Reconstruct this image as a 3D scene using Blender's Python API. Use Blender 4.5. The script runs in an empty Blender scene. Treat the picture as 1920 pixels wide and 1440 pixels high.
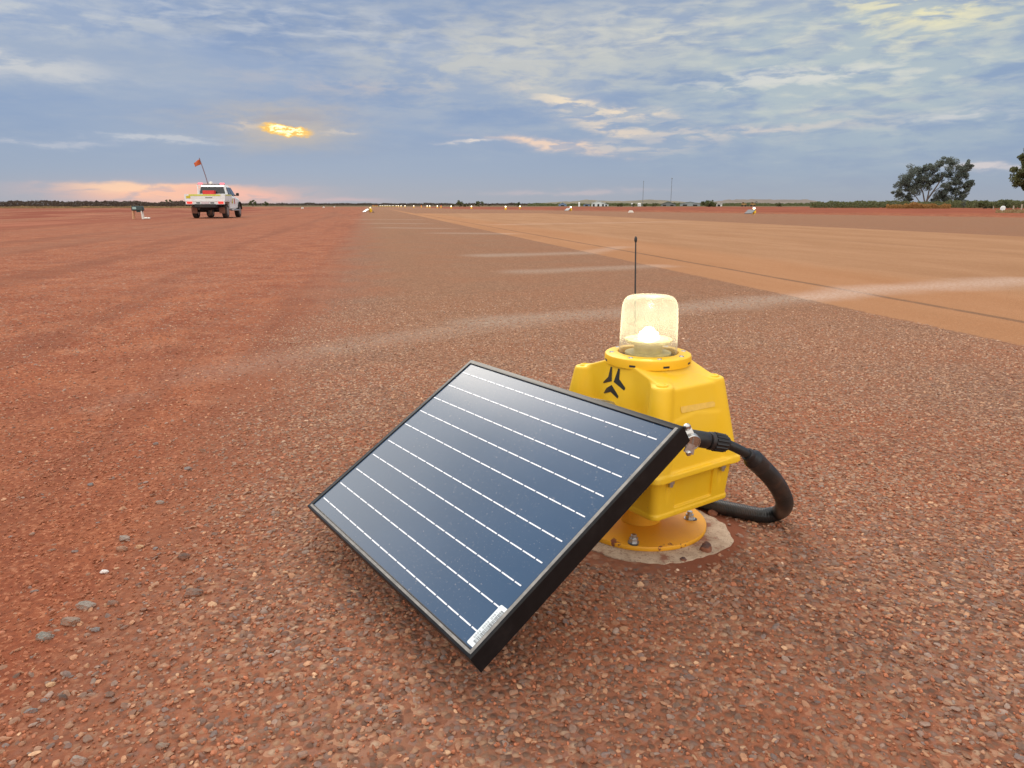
import bpy, math, random
import numpy as np
from mathutils import Vector, Matrix
from mathutils.bvhtree import BVHTree

R = math.radians
rng = np.random.default_rng(7)
random.seed(7)
scn = bpy.context.scene
col = scn.collection

# ------------------------------------------------------------------ camera
CAM_H = 0.72
PITCH = R(14.05)
FPX = 1343.0                      # focal length in photo pixels (photo is 1920 wide)
cam_d = bpy.data.cameras.new('camera')
cam_d.sensor_width = 36.0
cam_d.lens = 36.0 * FPX / 1920.0
cam_d.clip_start = 0.02
cam_d.clip_end = 9000
cam_d.dof.use_dof = False
cam = bpy.data.objects.new('camera', cam_d)
cam.location = (0, 0, CAM_H)
cam.rotation_euler = (math.pi / 2 - PITCH, 0, 0)
col.objects.link(cam)
scn.camera = cam
CAMP = np.array([0, 0, CAM_H])


def ray(x, y):
    r = x - 960.0
    u = 720.0 - y
    c, s = math.cos(PITCH), math.sin(PITCH)
    return np.array([r, FPX * c + u * s, u * c - FPX * s]) / FPX


def at_z(x, y, z=0.0):
    d = ray(x, y)
    return CAMP + d * (z - CAM_H) / d[2]


def at_d(x, y, zc):
    return CAMP + ray(x, y) * zc


def ae(x, y):
    d = ray(x, y)
    return math.degrees(math.atan2(d[0], d[1])), math.degrees(math.atan2(d[2], math.hypot(d[0], d[1])))


# ------------------------------------------------------------------ view, sun
scn.view_settings.view_transform = 'Standard'
scn.view_settings.look = 'None'
scn.view_settings.exposure = 0.0
scn.view_settings.gamma = 1.0
scn.cycles.use_denoising = True
scn.cycles.denoising_prefilter = 'ACCURATE'
scn.cycles.sample_clamp_indirect = 2.0
scn.cycles.max_bounces = 5
scn.cycles.diffuse_bounces = 2
scn.cycles.glossy_bounces = 3
scn.cycles.transparent_max_bounces = 8

SUN_AZ, SUN_EL = -16.7, 34.0
sun_d = bpy.data.lights.new('sun', 'SUN')
sun_d.energy = 1.7
sun_d.angle = R(32)
sun_d.color = (1.0, 0.90, 0.76)
sun = bpy.data.objects.new('sun', sun_d)
_d = Vector((math.sin(R(SUN_AZ)) * math.cos(R(SUN_EL)), math.cos(R(SUN_AZ)) * math.cos(R(SUN_EL)), math.sin(R(SUN_EL))))
sun.rotation_euler = _d.to_track_quat('Z', 'Y').to_euler()
col.objects.link(sun)


# ------------------------------------------------------------------ node helper
class S:
    """a socket with arithmetic"""
    def __init__(s, t, o):
        s.t, s.o = t, o

    def _m(s, op, *a, clamp=False):
        n = s.t.nodes.new('ShaderNodeMath')
        n.operation = op
        n.use_clamp = clamp
        for i, v in enumerate((s,) + a):
            if isinstance(v, S):
                s.t.links.new(v.o, n.inputs[i])
            else:
                n.inputs[i].default_value = v
        return S(s.t, n.outputs[0])

    def __add__(s, b): return s._m('ADD', b)
    __radd__ = __add__
    def __sub__(s, b): return s._m('SUBTRACT', b)
    def __rsub__(s, b): return (s * -1.0) + b
    def __mul__(s, b): return s._m('MULTIPLY', b)
    __rmul__ = __mul__
    def __truediv__(s, b): return s._m('DIVIDE', b)
    def __pow__(s, b): return s._m('POWER', b)
    def abs(s): return s._m('ABSOLUTE')
    def max(s, b): return s._m('MAXIMUM', b)
    def min(s, b): return s._m('MINIMUM', b)
    def clamp(s): return s._m('ADD', 0.0, clamp=True)
    def sqrt(s): return s._m('SQRT')
    def exp(s): return s._m('EXPONENT')

    def step(s, a, b, lo=0.0, hi=1.0, kind='SMOOTHSTEP'):
        n = s.t.nodes.new('ShaderNodeMapRange')
        n.interpolation_type = kind
        if a > b:
            a, b, lo, hi = b, a, hi, lo
        for k, v in zip(('From Min', 'From Max', 'To Min', 'To Max'), (a, b, lo, hi)):
            n.inputs[k].default_value = v
        s.t.links.new(s.o, n.inputs['Value'])
        return S(s.t, n.outputs[0])


class T:
    def __init__(s, tree):
        s.t = tree
        s.N = tree.nodes
        s.L = tree.links

    def node(s, kind, **kw):
        n = s.N.new(kind)
        for k, v in kw.items():
            setattr(n, k, v)
        return n

    def put(s, sock, v):
        if isinstance(v, S):
            s.L.new(v.o, sock)
        elif v is not None:
            sock.default_value = v

    def noise(s, vec, scale, detail=4, rough=0.55, dist=0.0, color=False):
        n = s.node('ShaderNodeTexNoise')
        s.put(n.inputs['Vector'], vec)
        n.inputs['Scale'].default_value = scale
        n.inputs['Detail'].default_value = detail
        n.inputs['Roughness'].default_value = rough
        n.inputs['Distortion'].default_value = dist
        return S(s.t, n.outputs['Color' if color else 'Fac'])

    def voro(s, vec, scale, out='Color', feature='F1', rnd=1.0):
        n = s.node('ShaderNodeTexVoronoi', feature=feature)
        s.put(n.inputs['Vector'], vec)
        n.inputs['Scale'].default_value = scale
        n.inputs['Randomness'].default_value = rnd
        return S(s.t, n.outputs[out])

    def mix(s, f, a, b, mode='MIX'):
        n = s.node('ShaderNodeMix', data_type='RGBA', blend_type=mode)
        s.put(n.inputs[0], f)
        for i, v in ((6, a), (7, b)):
            if isinstance(v, tuple) and len(v) == 3:
                v = v + (1,)
            s.put(n.inputs[i], v)
        return S(s.t, n.outputs[2])

    def ramp(s, f, stops, interp='LINEAR'):
        n = s.node('ShaderNodeValToRGB')
        s.put(n.inputs[0], f)
        e = n.color_ramp.elements
        n.color_ramp.interpolation = interp
        while len(e) < len(stops):
            e.new(0.5)
        for i, (p, c) in enumerate(stops):
            e[i].position = p
            e[i].color = tuple(c) + (1,)
        return S(s.t, n.outputs[0])

    def sep(s, v):
        n = s.node('ShaderNodeSeparateXYZ')
        s.put(n.inputs[0], v)
        return [S(s.t, o) for o in n.outputs]

    def comb(s, x, y, z=0.0):
        n = s.node('ShaderNodeCombineXYZ')
        for i, v in enumerate((x, y, z)):
            s.put(n.inputs[i], v)
        return S(s.t, n.outputs[0])

    def vadd(s, a, b, op='ADD'):
        n = s.node('ShaderNodeVectorMath', operation=op)
        s.put(n.inputs[0], a)
        s.put(n.inputs[1], b)
        return S(s.t, n.outputs[0])

    def scale(s, a, k):
        n = s.node('ShaderNodeVectorMath', operation='SCALE')
        s.put(n.inputs[0], a)
        s.put(n.inputs['Scale'], k)
        return S(s.t, n.outputs[0])

    def hsv(s, c, h=0.5, sat=1.0, v=1.0):
        n = s.node('ShaderNodeHueSaturation')
        s.put(n.inputs['Hue'], h)
        s.put(n.inputs['Saturation'], sat)
        s.put(n.inputs['Value'], v)
        s.put(n.inputs['Color'], c)
        return S(s.t, n.outputs[0])

    def bump(s, height, strength=0.5, dist=0.01, normal=None):
        n = s.node('ShaderNodeBump')
        n.inputs['Strength'].default_value = strength
        n.inputs['Distance'].default_value = dist
        s.put(n.inputs['Height'], height)
        if normal is not None:
            s.put(n.inputs['Normal'], normal)
        return S(s.t, n.outputs[0])


# ------------------------------------------------------------------ sky
world = bpy.data.worlds.new('World')
scn.world = world
world.use_nodes = True
world.cycles.sampling_method = 'MANUAL'
world.cycles.sample_map_resolution = 512
w = T(world.node_tree)
w.N.clear()
tc = w.node('ShaderNodeTexCoord')
D = S(w.t, tc.outputs['Generated'])
dx, dy, dz = w.sep(D)
AZ = dx._m('ARCTAN2', dy) * (180 / math.pi)
EL = dz._m('ARCSINE') * (180 / math.pi)
dzz = dz.max(0.0) + 0.075
deck = w.comb(dx / dzz, dy / dzz, 0.0)
wz = w.noise(deck, 1.1, 4, 0.5, color=True)
deckw = w.vadd(deck, w.scale(wz, 0.5))
warp = w.noise(w.comb(AZ * 0.16, EL * 0.55), 1.0, 6, 0.62, color=True)
wx, wy, _z = w.sep(warp)
AW = AZ + (wx - 0.5) * 7.0
EW = EL + (wy - 0.5) * 2.6
fine = w.noise(w.comb(AZ * 0.36, EL * 1.5), 1.0, 6, 0.55, 0.35)
fine2 = w.noise(w.comb(AZ * 0.22 + 31.0, EL * 0.85), 1.0, 7, 0.6, 0.25)

sky_n = w.node('ShaderNodeTexSky', sky_type='NISHITA')
sky_n.sun_disc = False
sky_n.sun_elevation = R(SUN_EL)
sky_n.sun_rotation = R(SUN_AZ)
nish = w.scale(S(w.t, sky_n.outputs[0]), 0.07)

base = w.ramp(EL.step(0, 24, 0, 1, 'LINEAR'), [
    (0.0, (.36, .40, .48)), (0.10, (.300, .385, .53)), (0.28, (.240, .345, .545)),
    (0.5, (.255, .355, .555)), (0.75, (.28, .38, .55)), (1.0, (.34, .43, .56))])
base = w.mix(0.07, base, nish)
# broad soft light and dark bands of the cloud deck
b1 = w.noise(deckw, 0.62, 6, 0.55)
b2 = w.noise(w.vadd(deckw, (7.3, 2.1, 0.0)), 1.2, 4, 0.5, 0.3)
hi = EL.step(2.0, 9.0)
lite = (b1.step(0.46, 0.68) * 0.75 + b2.step(0.48, 0.78) * 0.35) * hi
base = w.mix((b1.step(0.56, 0.32) * 0.62 * hi).clamp(), base, (.20, .30, .50))
base = w.mix((lite * 0.52).clamp(), base, (.47, .515, .56))
base = w.mix((fine2.step(0.50, 0.78) * 0.26 * EL.step(1.5, 6)).clamp(), base, (.50, .53, .56))


def blob(x, y, rx, ry, tilt=0.0, f=None, lo=0.35, hi_=0.65, soft=1.0, a=None, e=None, base_amt=0.0):
    """soft patch of the sky about the direction of photo pixel (x, y), broken up by cloud noise"""
    a0, e0 = ae(x, y)
    ka = 57.3 / FPX * 1.0
    A_ = (a if a is not None else AW) - a0
    E_ = (e if e is not None else EW) - e0 - (A_ * tilt)
    g = ((A_ / (rx * ka)) ** 2.0 + (E_ / (ry * ka)) ** 2.0) * -soft
    g = g.exp()
    if f is not None:
        g = g * (f.step(lo, hi_) + base_amt)
    return g.clamp()


# cream banks above the middle and the right
base = w.mix(blob(980, 110, 330, 75, 0, fine2, .38, .62, base_amt=.25) * 0.75, base, (.60, .60, .56))
base = w.mix(blob(1230, 55, 260, 45, 0.05, fine, .36, .70, base_amt=.15) * 0.8, base, (.68, .67, .60))
base = w.mix(blob(1640, 130, 330, 120, 0, fine2, .36, .60, base_amt=.3) * 0.65, base, (.50, .58, .58))
base = w.mix(blob(1640, 90, 260, 110, 0.1, fine, .43, .74) * 0.80, base, (.72, .72, .60))
base = w.mix(blob(1730, 15, 90, 32, -0.1, fine, .42, .6, base_amt=.1) * 0.85, base, (.95, .86, .50))
base = w.mix(blob(1500, 145, 150, 14, 0, fine, .44, .6) * 0.8, base, (.72, .72, .68))
base = w.mix(blob(60, 20, 260, 28, 0, fine2, .40, .62) * 0.7, base, (.60, .62, .62))
base = w.mix(blob(10, 120, 140, 14, -0.04, fine2, .36, .56, base_amt=.3) * 0.8, base, (.62, .63, .64))
base = w.mix(blob(500, 40, 330, 40, -0.05, fine, .42, .72) * 0.6, base, (.64, .66, .68))
# sunlit fleeces right of the middle
base = w.mix(blob(1070, 200, 75, 20, -0.28, fine, .42, .58, base_amt=.15) * 0.9, base, (.90, .76, .58))
base = w.mix(blob(1185, 208, 70, 9, -0.12, fine, .40, .56, base_amt=.2) * 0.9, base, (.88, .74, .58))
base = w.mix(blob(1180, 240, 90, 9, -0.1, fine, .42, .58, base_amt=.1) * 0.8, base, (.80, .68, .56))
base = w.mix(blob(1030, 268, 95, 8, -0.12, fine, .40, .56, base_amt=.3) * 0.95, base, (.88, .66, .52))
base = w.mix(blob(1150, 275, 110, 10, 0.0, fine, .42, .6, base_amt=.1) * 0.6, base, (.70, .62, .56))
base = w.mix(blob(1400, 245, 190, 12, 0.06, fine, .42, .6, base_amt=.1) * 0.7, base, (.68, .62, .58))
base = w.mix(blob(880, 266, 30, 4, 0, fine, .38, .5, base_amt=.6) * 0.9, base, (.80, .72, .66))
base = w.mix(blob(1800, 222, 60, 9, 0, fine, .42, .58, base_amt=.1) * 0.7, base, (.66, .66, .66))
base = w.mix(blob(1830, 312, 60, 6, -0.1, fine, .38, .54, base_amt=.4) * 0.75, base, (.74, .66, .64))
base = w.mix(blob(300, 258, 85, 5, -0.02, fine, .38, .54, base_amt=.4) * 0.7, base, (.60, .62, .66))
base = w.mix(blob(80, 262, 90, 5, 0, fine, .40, .56, base_amt=.2) * 0.55, base, (.56, .58, .64))
base = w.mix(blob(530, 215, 120, 26, 0.05, fine2, .36, .62, base_amt=.35) * 0.55, base, (.52, .49, .48))
base = w.mix(blob(640, 160, 150, 12, 0, fine2, .40, .62) * 0.45, base, (.58, .52, .52))
# pink light low over the horizon
AWs = AZ + (wx - 0.5) * 2.6
EWs = EL + (wy - 0.5) * 1.3
base = w.mix(blob(330, 364, 170, 20, 0, None, a=AWs, e=EWs, base_amt=0) * 0.55, base, (.62, .46, .47))
top_cut = EWs.step(ae(300, 338)[1], ae(300, 347)[1])
pink = blob(335, 358, 140, 18, -0.018, fine, .32, .54, a=AWs, e=EWs, base_amt=.35) * top_cut
base = w.mix(pink * 0.95, base, (.98, .56, .40))
base = w.mix(blob(450, 362, 75, 8, -0.05, fine, .34, .52, a=AWs, e=EWs, base_amt=.3) * 0.85, base, (.92, .52, .43))
base = w.mix(blob(240, 349, 70, 6, 0, fine, .34, .52, a=AWs, e=EWs, base_amt=.3) * 0.7, base, (1.0, .68, .46))
base = w.mix(blob(650, 376, 60, 4, 0, None, a=AWs, e=EWs) * 0.6, base, (.70, .50, .50))
base = w.mix(blob(1060, 360, 130, 4, 0.01, fine, .36, .54, a=AWs, e=EWs, base_amt=.4) * 0.5, base, (.62, .52, .53))
# golden slit with the low sun behind it
AW2 = AZ + (wx - 0.5) * 1.6
EW2 = EL + (w.noise(w.comb(AZ * 1.1, EL * 2.6), 1.0, 5, .6) - 0.5) * .9
base = w.mix(blob(530, 240, 120, 34, 0, fine2, .3, .6, base_amt=.4) * 0.5, base, (.52, .47, .42))
base = w.mix(blob(536, 226, 70, 12, .03, fine, .40, .56, base_amt=.1, a=AW2, e=EW2) * 0.55, base, (.40, .38, .42))
base = w.mix(blob(470, 236, 40, 6, 0, fine, .40, .56, base_amt=.3, a=AW2, e=EW2) * 0.6, base, (.74, .62, .50))
base = w.mix(blob(640, 250, 40, 4, 0, fine, .40, .56, base_amt=.3, a=AW2, e=EW2) * 0.5, base, (.74, .64, .54))
base = w.mix(blob(534, 250, 60, 12, 0, None, a=AW2, e=EW2) * 0.4, base, (.80, .60, .36))
slit = blob(536, 244, 46, 10, -0.08, None, soft=1.0, a=AW2, e=EW2)
slitm = slit.step(0.30, 0.62)
base = w.mix(slitm, base, (1.0, .60, .16))
base = w.mix(slit.step(0.50, 0.85) * w.noise(w.comb(AZ * 2.2, EL * 5.0), 1.0, 4, .6).step(.40, .60), base, (1.9, 1.55, .85))
# brighter cloud overhead and behind, outside the picture
over = EL.step(17, 60)
behind = (dy * -1.0).step(-.15, .7)
bright = w.scale(base, over * 0.95 + 1.0)
bright = w.mix(over * 0.75, bright, (1.40, 1.33, 1.24))
bright = w.mix(behind * EL.step(-2, 14) * .80, bright, (2.15, 1.98, 1.78))
def patch(a0, e0, ra, re):
    return ((((AZ - a0) / ra) ** 2.0 + ((EL - e0) / re) ** 2.0) * -1.0).exp()


bright = w.mix(patch(-52, 46, 34, 15) * .9, bright, (.60, .84, 1.20))
bright = w.mix((patch(-36, 30, 15, 7) + patch(-52, 24, 15, 7)).clamp(), bright, (3.3, 3.15, 2.85))
bg = w.node('ShaderNodeBackground')
w.put(bg.inputs['Color'], bright)
bg.inputs['Strength'].default_value = 1.0
wo = w.node('ShaderNodeOutputWorld')
w.L.new(bg.outputs[0], wo.inputs[0])


# ------------------------------------------------------------------ object helpers
def tag(o, label=None, cat=None, group=None, kind=None):
    if label: o['label'] = label
    if cat: o['category'] = cat
    if group: o['group'] = group
    if kind: o['kind'] = kind
    return o


def empty(name, loc, rz=0.0):
    o = bpy.data.objects.new(name, None)
    o.location = loc
    o.rotation_euler = (0, 0, rz)
    o.empty_display_size = 0.1
    col.objects.link(o)
    return o


def copy_tree(o, parent=None):
    c = o.copy()
    col.objects.link(c)
    if parent:
        c.parent = parent
    for ch in list(o.children):
        copy_tree(ch, c)
    return c


class MB:
    """collects shapes for one mesh"""
    def __init__(s):
        s.v, s.f, s.m = [], [], []
        s.n = 0

    def add(s, v, f, mi=0):
        v = np.asarray(v, float).reshape(-1, 3)
        s.v.append(v)
        for q in f:
            s.f.append(tuple(int(i) + s.n for i in q))
            s.m.append(mi)
        s.n += len(v)
        return s

    def box(s, c, size, rot=None, taper=(1, 1), bev=0.0, mi=0):
        hx, hy, hz = [k / 2 for k in size]
        if bev > 0:
            return s.rbox(c, size, bev, rot, taper, mi)
        p = np.array([(-hx, -hy, -hz), (hx, -hy, -hz), (hx, hy, -hz), (-hx, hy, -hz),
                      (-hx * taper[0], -hy * taper[1], hz), (hx * taper[0], -hy * taper[1], hz),
                      (hx * taper[0], hy * taper[1], hz), (-hx * taper[0], hy * taper[1], hz)])
        if rot is not None:
            p = p @ np.array(rot).T
        return s.add(p + np.array(c), [(3, 2, 1, 0), (4, 5, 6, 7), (0, 1, 5, 4), (1, 2, 6, 5), (2, 3, 7, 6), (3, 0, 4, 7)], mi)

    def rbox(s, c, size, b, rot=None, taper=(1, 1), mi=0):
        # box with chamfered vertical and horizontal edges: stacked octagons
        hx, hy, hz = [k / 2 for k in size]

        def octo(ix, z, k):
            x, y = hx * k[0] - ix, hy * k[1] - ix
            cb = b
            return [(-x + cb, -y, z), (x - cb, -y, z), (x, -y + cb, z), (x, y - cb, z), (x - cb, y, z), (-x + cb, y, z), (-x, y - cb, z), (-x, -y + cb, z)]
        L = [octo(b * .7, -hz, (1, 1)), octo(0, -hz + b, (1, 1)), octo(0, hz - b, taper), octo(b * .7, hz, taper)]
        p = np.array([q for l in L for q in l])
        f = []
        for k in range(3):
            for i in range(8):
                j = (i + 1) % 8
                f.append((k * 8 + i, k * 8 + j, k * 8 + 8 + j, k * 8 + 8 + i))
        f.append(tuple(range(7, -1, -1)))
        f.append(tuple(range(24, 32)))
        if rot is not None:
            p = p @ np.array(rot).T
        return s.add(p + np.array(c), f, mi)

    def lathe(s, prof, n=48, c=(0, 0, 0), rot=None, caps=True, mi=0, sc=(1, 1)):
        a = np.linspace(0, 2 * math.pi, n, endpoint=False)
        p = np.array([(r * math.cos(t) * sc[0], r * math.sin(t) * sc[1], z) for r, z in prof for t in a])
        f = []
        for k in range(len(prof) - 1):
            for i in range(n):
                j = (i + 1) % n
                f.append((k * n + i, k * n + j, k * n + n + j, k * n + n + i))
        if caps:
            f.append(tuple(range(n - 1, -1, -1)))
            f.append(tuple((len(prof) - 1) * n + i for i in range(n)))
        if rot is not None:
            p = p @ np.array(rot).T
        return s.add(p + np.array(c), f, mi)

    def cyl(s, a, b, r, n=16, r2=None, mi=0):
        a, b = np.array(a, float), np.array(b, float)
        d = b - a
        L = np.linalg.norm(d)
        q = np.array(Vector(d).to_track_quat('Z', 'Y').to_matrix())
        return s.lathe([(r, 0), (r if r2 is None else r2, L)], n, a, q, mi=mi)

    def tube(s, pts, rad, n=12, mi=0):
        pts = [np.array(p, float) for p in pts]
        m = len(pts)
        if not hasattr(rad, '__len__'):
            rad = [rad] * m
        P, up = [], None
        for i in range(m):
            d = pts[min(i + 1, m - 1)] - pts[max(i - 1, 0)]
            d = d / (np.linalg.norm(d) + 1e-9)
            if up is None:
                up = np.cross(d, (0, 0, 1.0)) if abs(d[2]) < .9 else np.cross(d, (0, 1.0, 0))
            up = up - d * (up @ d)
            up /= np.linalg.norm(up)
            v = np.cross(d, up)
            for k in range(n):
                t = 2 * math.pi * k / n
                P.append(pts[i] + rad[i] * (math.cos(t) * up + math.sin(t) * v))
        f = []
        for k in range(m - 1):
            for i in range(n):
                j = (i + 1) % n
                f.append((k * n + i, k * n + j, k * n + n + j, k * n + n + i))
        f.append(tuple(range(n - 1, -1, -1)))
        f.append(tuple((m - 1) * n + i for i in range(n)))
        return s.add(P, f, mi)

    def prism(s, poly, y0, y1, mi=0):
        """polygon in (x, z) extruded along y"""
        n = len(poly)
        p = [(x, y0, z) for x, z in poly] + [(x, y1, z) for x, z in poly]
        f = [tuple(range(n)), tuple(range(2 * n - 1, n - 1, -1))]
        for i in range(n):
            j = (i + 1) % n
            f.append((j, i, i + n, j + n))
        return s.add(p, f, mi)

    def build(s, name, mats, parent=None, smooth=None, fix=True):
        me = bpy.data.meshes.new(name)
        v = np.concatenate(s.v) if s.v else np.zeros((0, 3))
        me.from_pydata(v.tolist(), [], s.f)
        if not isinstance(mats, (list, tuple)):
            mats = [mats]
        for m in mats:
            me.materials.append(m)
        if len(mats) > 1:
            me.polygons.foreach_set('material_index', s.m)
        if fix:
            import bmesh
            bm = bmesh.new()
            bm.from_mesh(me)
            bmesh.ops.recalc_face_normals(bm, faces=bm.faces)
            bm.to_mesh(me)
            bm.free()
        if smooth is not None:
            me.shade_smooth()
            me.set_sharp_from_angle(angle=R(smooth))
        o = bpy.data.objects.new(name, me)
        col.objects.link(o)
        if parent is not None:
            o.parent = parent
        return o


def raw_mesh(name, V, F, mat, parent=None, smooth=False, colors=None):
    """big numpy mesh, F is (n,3) or (n,4)"""
    V = np.ascontiguousarray(V, np.float32)
    F = np.ascontiguousarray(F, np.int32)
    k = F.shape[1]
    me = bpy.data.meshes.new(name)
    me.vertices.add(len(V))
    me.vertices.foreach_set('co', V.ravel())
    me.loops.add(F.size)
    me.loops.foreach_set('vertex_index', F.ravel())
    me.polygons.add(len(F))
    me.polygons.foreach_set('loop_start', np.arange(0, F.size, k, dtype=np.int32))
    me.update(calc_edges=True)
    if smooth:
        me.shade_smooth()
    else:
        me.shade_flat()
    if colors is not None:
        a = me.color_attributes.new('col', 'FLOAT_COLOR', 'POINT')
        c4 = np.ones((len(V), 4), np.float32)
        c4[:, :3] = colors
        a.data.foreach_set('color', c4.ravel())
    me.materials.append(mat)
    o = bpy.data.objects.new(name, me)
    col.objects.link(o)
    if parent is not None:
        o.parent = parent
    return o


# ------------------------------------------------------------------ materials
def mat_base(name):
    m = bpy.data.materials.new(name)
    m.use_nodes = True
    t = T(m.node_tree)
    b = t.N.get('Principled BSDF')
    return m, t, b


def pos(t):
    g = t.node('ShaderNodeNewGeometry')
    return S(t.t, g.outputs['Position'])


def objc(t):
    g = t.node('ShaderNodeTexCoord')
    return S(t.t, g.outputs['Object'])


def simple(name, c, rough=0.5, metal=0.0, vary=0.12, scale=30.0, bump=0.0, bscale=200.0, spec=0.5, dust=0.0, dustc=(.36, .15, .07), dscale=25.0):
    m, t, b = mat_base(name)
    P = objc(t)
    n = t.noise(P, scale, 5, 0.6)
    c0 = tuple(k * (1 - vary) for k in c)
    c1 = tuple(min(k * (1 + vary), 1) for k in c)
    cc = t.mix(n.step(.3, .7), c0, c1)
    if dust:
        dm = t.noise(P, dscale, 8, 0.68).step(.50, .74)
        cc = t.mix((dm * dust).clamp(), cc, dustc)
        t.put(b.inputs['Roughness'], (dm * 0.4 * dust + rough).clamp())
    else:
        t.put(b.inputs['Roughness'], (n.step(.2, .8, -.07, .07) + rough).clamp())
    t.put(b.inputs['Base Color'], cc)
    b.inputs['Metallic'].default_value = metal
    b.inputs['Specular IOR Level'].default_value = spec
    if bump:
        t.put(b.inputs['Normal'], t.bump(t.noise(P, bscale, 4, 0.6), bump, 0.002))
    return m


def glow(name, c, strength):
    m, t, b = mat_base(name)
    b.inputs['Base Color'].default_value = tuple(c) + (1,)
    b.inputs['Emission Color'].default_value = tuple(c) + (1,)
    b.inputs['Emission Strength'].default_value = strength
    return m


M = {}
M['steel'] = simple('stainless_steel', (.58, .57, .55), 0.28, 1.0, .1, 60)
M['galv'] = simple('galvanised_steel', (.50, .51, .51), 0.42, 1.0, .15, 90, dust=.3)
M['black_plastic'] = simple('black_plastic', (.012, .012, .013), 0.42, 0, .2, 50, .15, 400, dust=.07)
M['rubber'] = simple('black_hose_rubber', (.015, .015, .015), 0.36, 0, .25, 40, .2, 300, dust=.14, dscale=14)
M['black_frame'] = simple('black_anodised_frame', (.009, .009, .010), 0.34, 0.0, .2, 30, .05, 500, spec=.22, dust=.03, dustc=(.30, .22, .17), dscale=30)
M['lip_highlight'] = simple('frame_lip_highlight', (.22, .205, .185), .45, 0, .25, 60, .1, 300)  # bright sky reflection on the frame lips, put into the colour
M['backsheet'] = simple('panel_backsheet', (.05, .05, .055), 0.5)
M['white_ink'] = simple('silver_busbar', (.86, .88, .92), 0.35, 0.0, .04, 40)
M['sticker'] = simple('sticker_paper', (.72, .78, .80), 0.35, 0, .05, 60)
M['ink'] = simple('black_ink', (.03, .03, .035), 0.45)
M['logo'] = simple('logo_vinyl', (.025, .026, .022), 0.4)


def yellow(name, c, faded, rough=.38):
    m, t, b = mat_base(name)
    P = objc(t)
    n = t.noise(P, 9, 4, .6)
    cc = t.mix(n.step(.3, .75), c, faded)
    g = t.node('ShaderNodeNewGeometry')
    nz = t.sep(S(t.t, g.outputs['Normal']))[2]
    # dust that has settled on upward faces, broken by noise
    d1 = t.noise(P, 22, 8, .7)
    cc = t.mix((nz.step(.35, .95) * d1.step(.35, .75) * .26).clamp(), cc, (.62, .42, .20))
    sp = t.noise(P, 150, 3, .6).step(.70, .77)
    sp2 = t.noise(P, 12, 3, .6).step(.45, .62)
    cc = t.mix((sp * sp2 * .7).clamp(), cc, (.30, .11, .05))
    t.put(b.inputs['Base Color'], cc)
    t.put(b.inputs['Roughness'], (d1.step(.3, .8, 0, .25) + rough).clamp())
    t.put(b.inputs['Normal'], t.bump(t.noise(P, 420, 3, .5), .06, .001))
    b.inputs['Specular IOR Level'].default_value = .45
    return m


M['yellow'] = yellow('yellow_plastic', (.91, .55, .012), (.91, .565, .030))
M['yellow_ring'] = yellow('yellow_ring_plastic', (.93, .51, .008), (.92, .54, .02))
M['yellow_label'] = simple('faded_label', (.90, .58, .11), .45, 0, .06, 90)


def plate_mat():
    m, t, b = mat_base('painted_plate')
    P = objc(t)
    d = t.noise(P, 14, 8, .7)
    cc = t.mix(d.step(.35, .75), (.86, .40, .015), (.80, .37, .025))
    x, y, z = t.sep(P)
    r = (x * x + y * y).sqrt()
    mud = t.noise(P, 20, 6, .62) + r.step(.05, .15, -.2, .02) + x.step(0, .15) * .04
    cc = t.mix(mud.step(.665, .690), cc, (.24, .075, .035))
    cc = t.mix((t.noise(P, 220, 4, .7).step(.62, .72) * .65).clamp(), cc, (.34, .13, .05))
    t.put(b.inputs['Base Color'], cc)
    b.inputs['Roughness'].default_value = .5
    return m


M['plate'] = plate_mat()


def panel_glass():
    m, t, b = mat_base('panel_glass')
    P = objc(t)
    n = t.noise(P, 4, 3, .5)
    cc = t.mix(n.step(.3, .7), (.020, .056, .118), (.026, .066, .134))
    # dried rain specks and a thin film of dust
    f1 = t.noise(P, 130, 6, .7).step(.60, .76)
    f2 = t.noise(P, 9, 5, .6).step(.40, .72)
    film = (f1 * f2 * .55) + t.noise(P, 3.0, 5, .6).step(.25, .9) * .03 + .008
    br = t.noise(P, 60, 5, .7).step(.64, .72) * t.noise(t.vadd(P, (3, 1, 0)), 7, 4, .6).step(.5, .66) * .35
    sc_ = t.noise(P, 320, 3, .6).step(.64, .72) * t.noise(P, 5, 4, .6).step(.38, .6) * .35
    film = (film + br + sc_).clamp()
    cc = t.mix(film, cc, (.46, .40, .36))
    t.put(b.inputs['Base Color'], cc)
    t.put(b.inputs['Roughness'], (film * .8 + .17).clamp())
    b.inputs['Specular IOR Level'].default_value = .5
    b.inputs['IOR'].default_value = 1.5
    return m


M['glass_pv'] = panel_glass()


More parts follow.
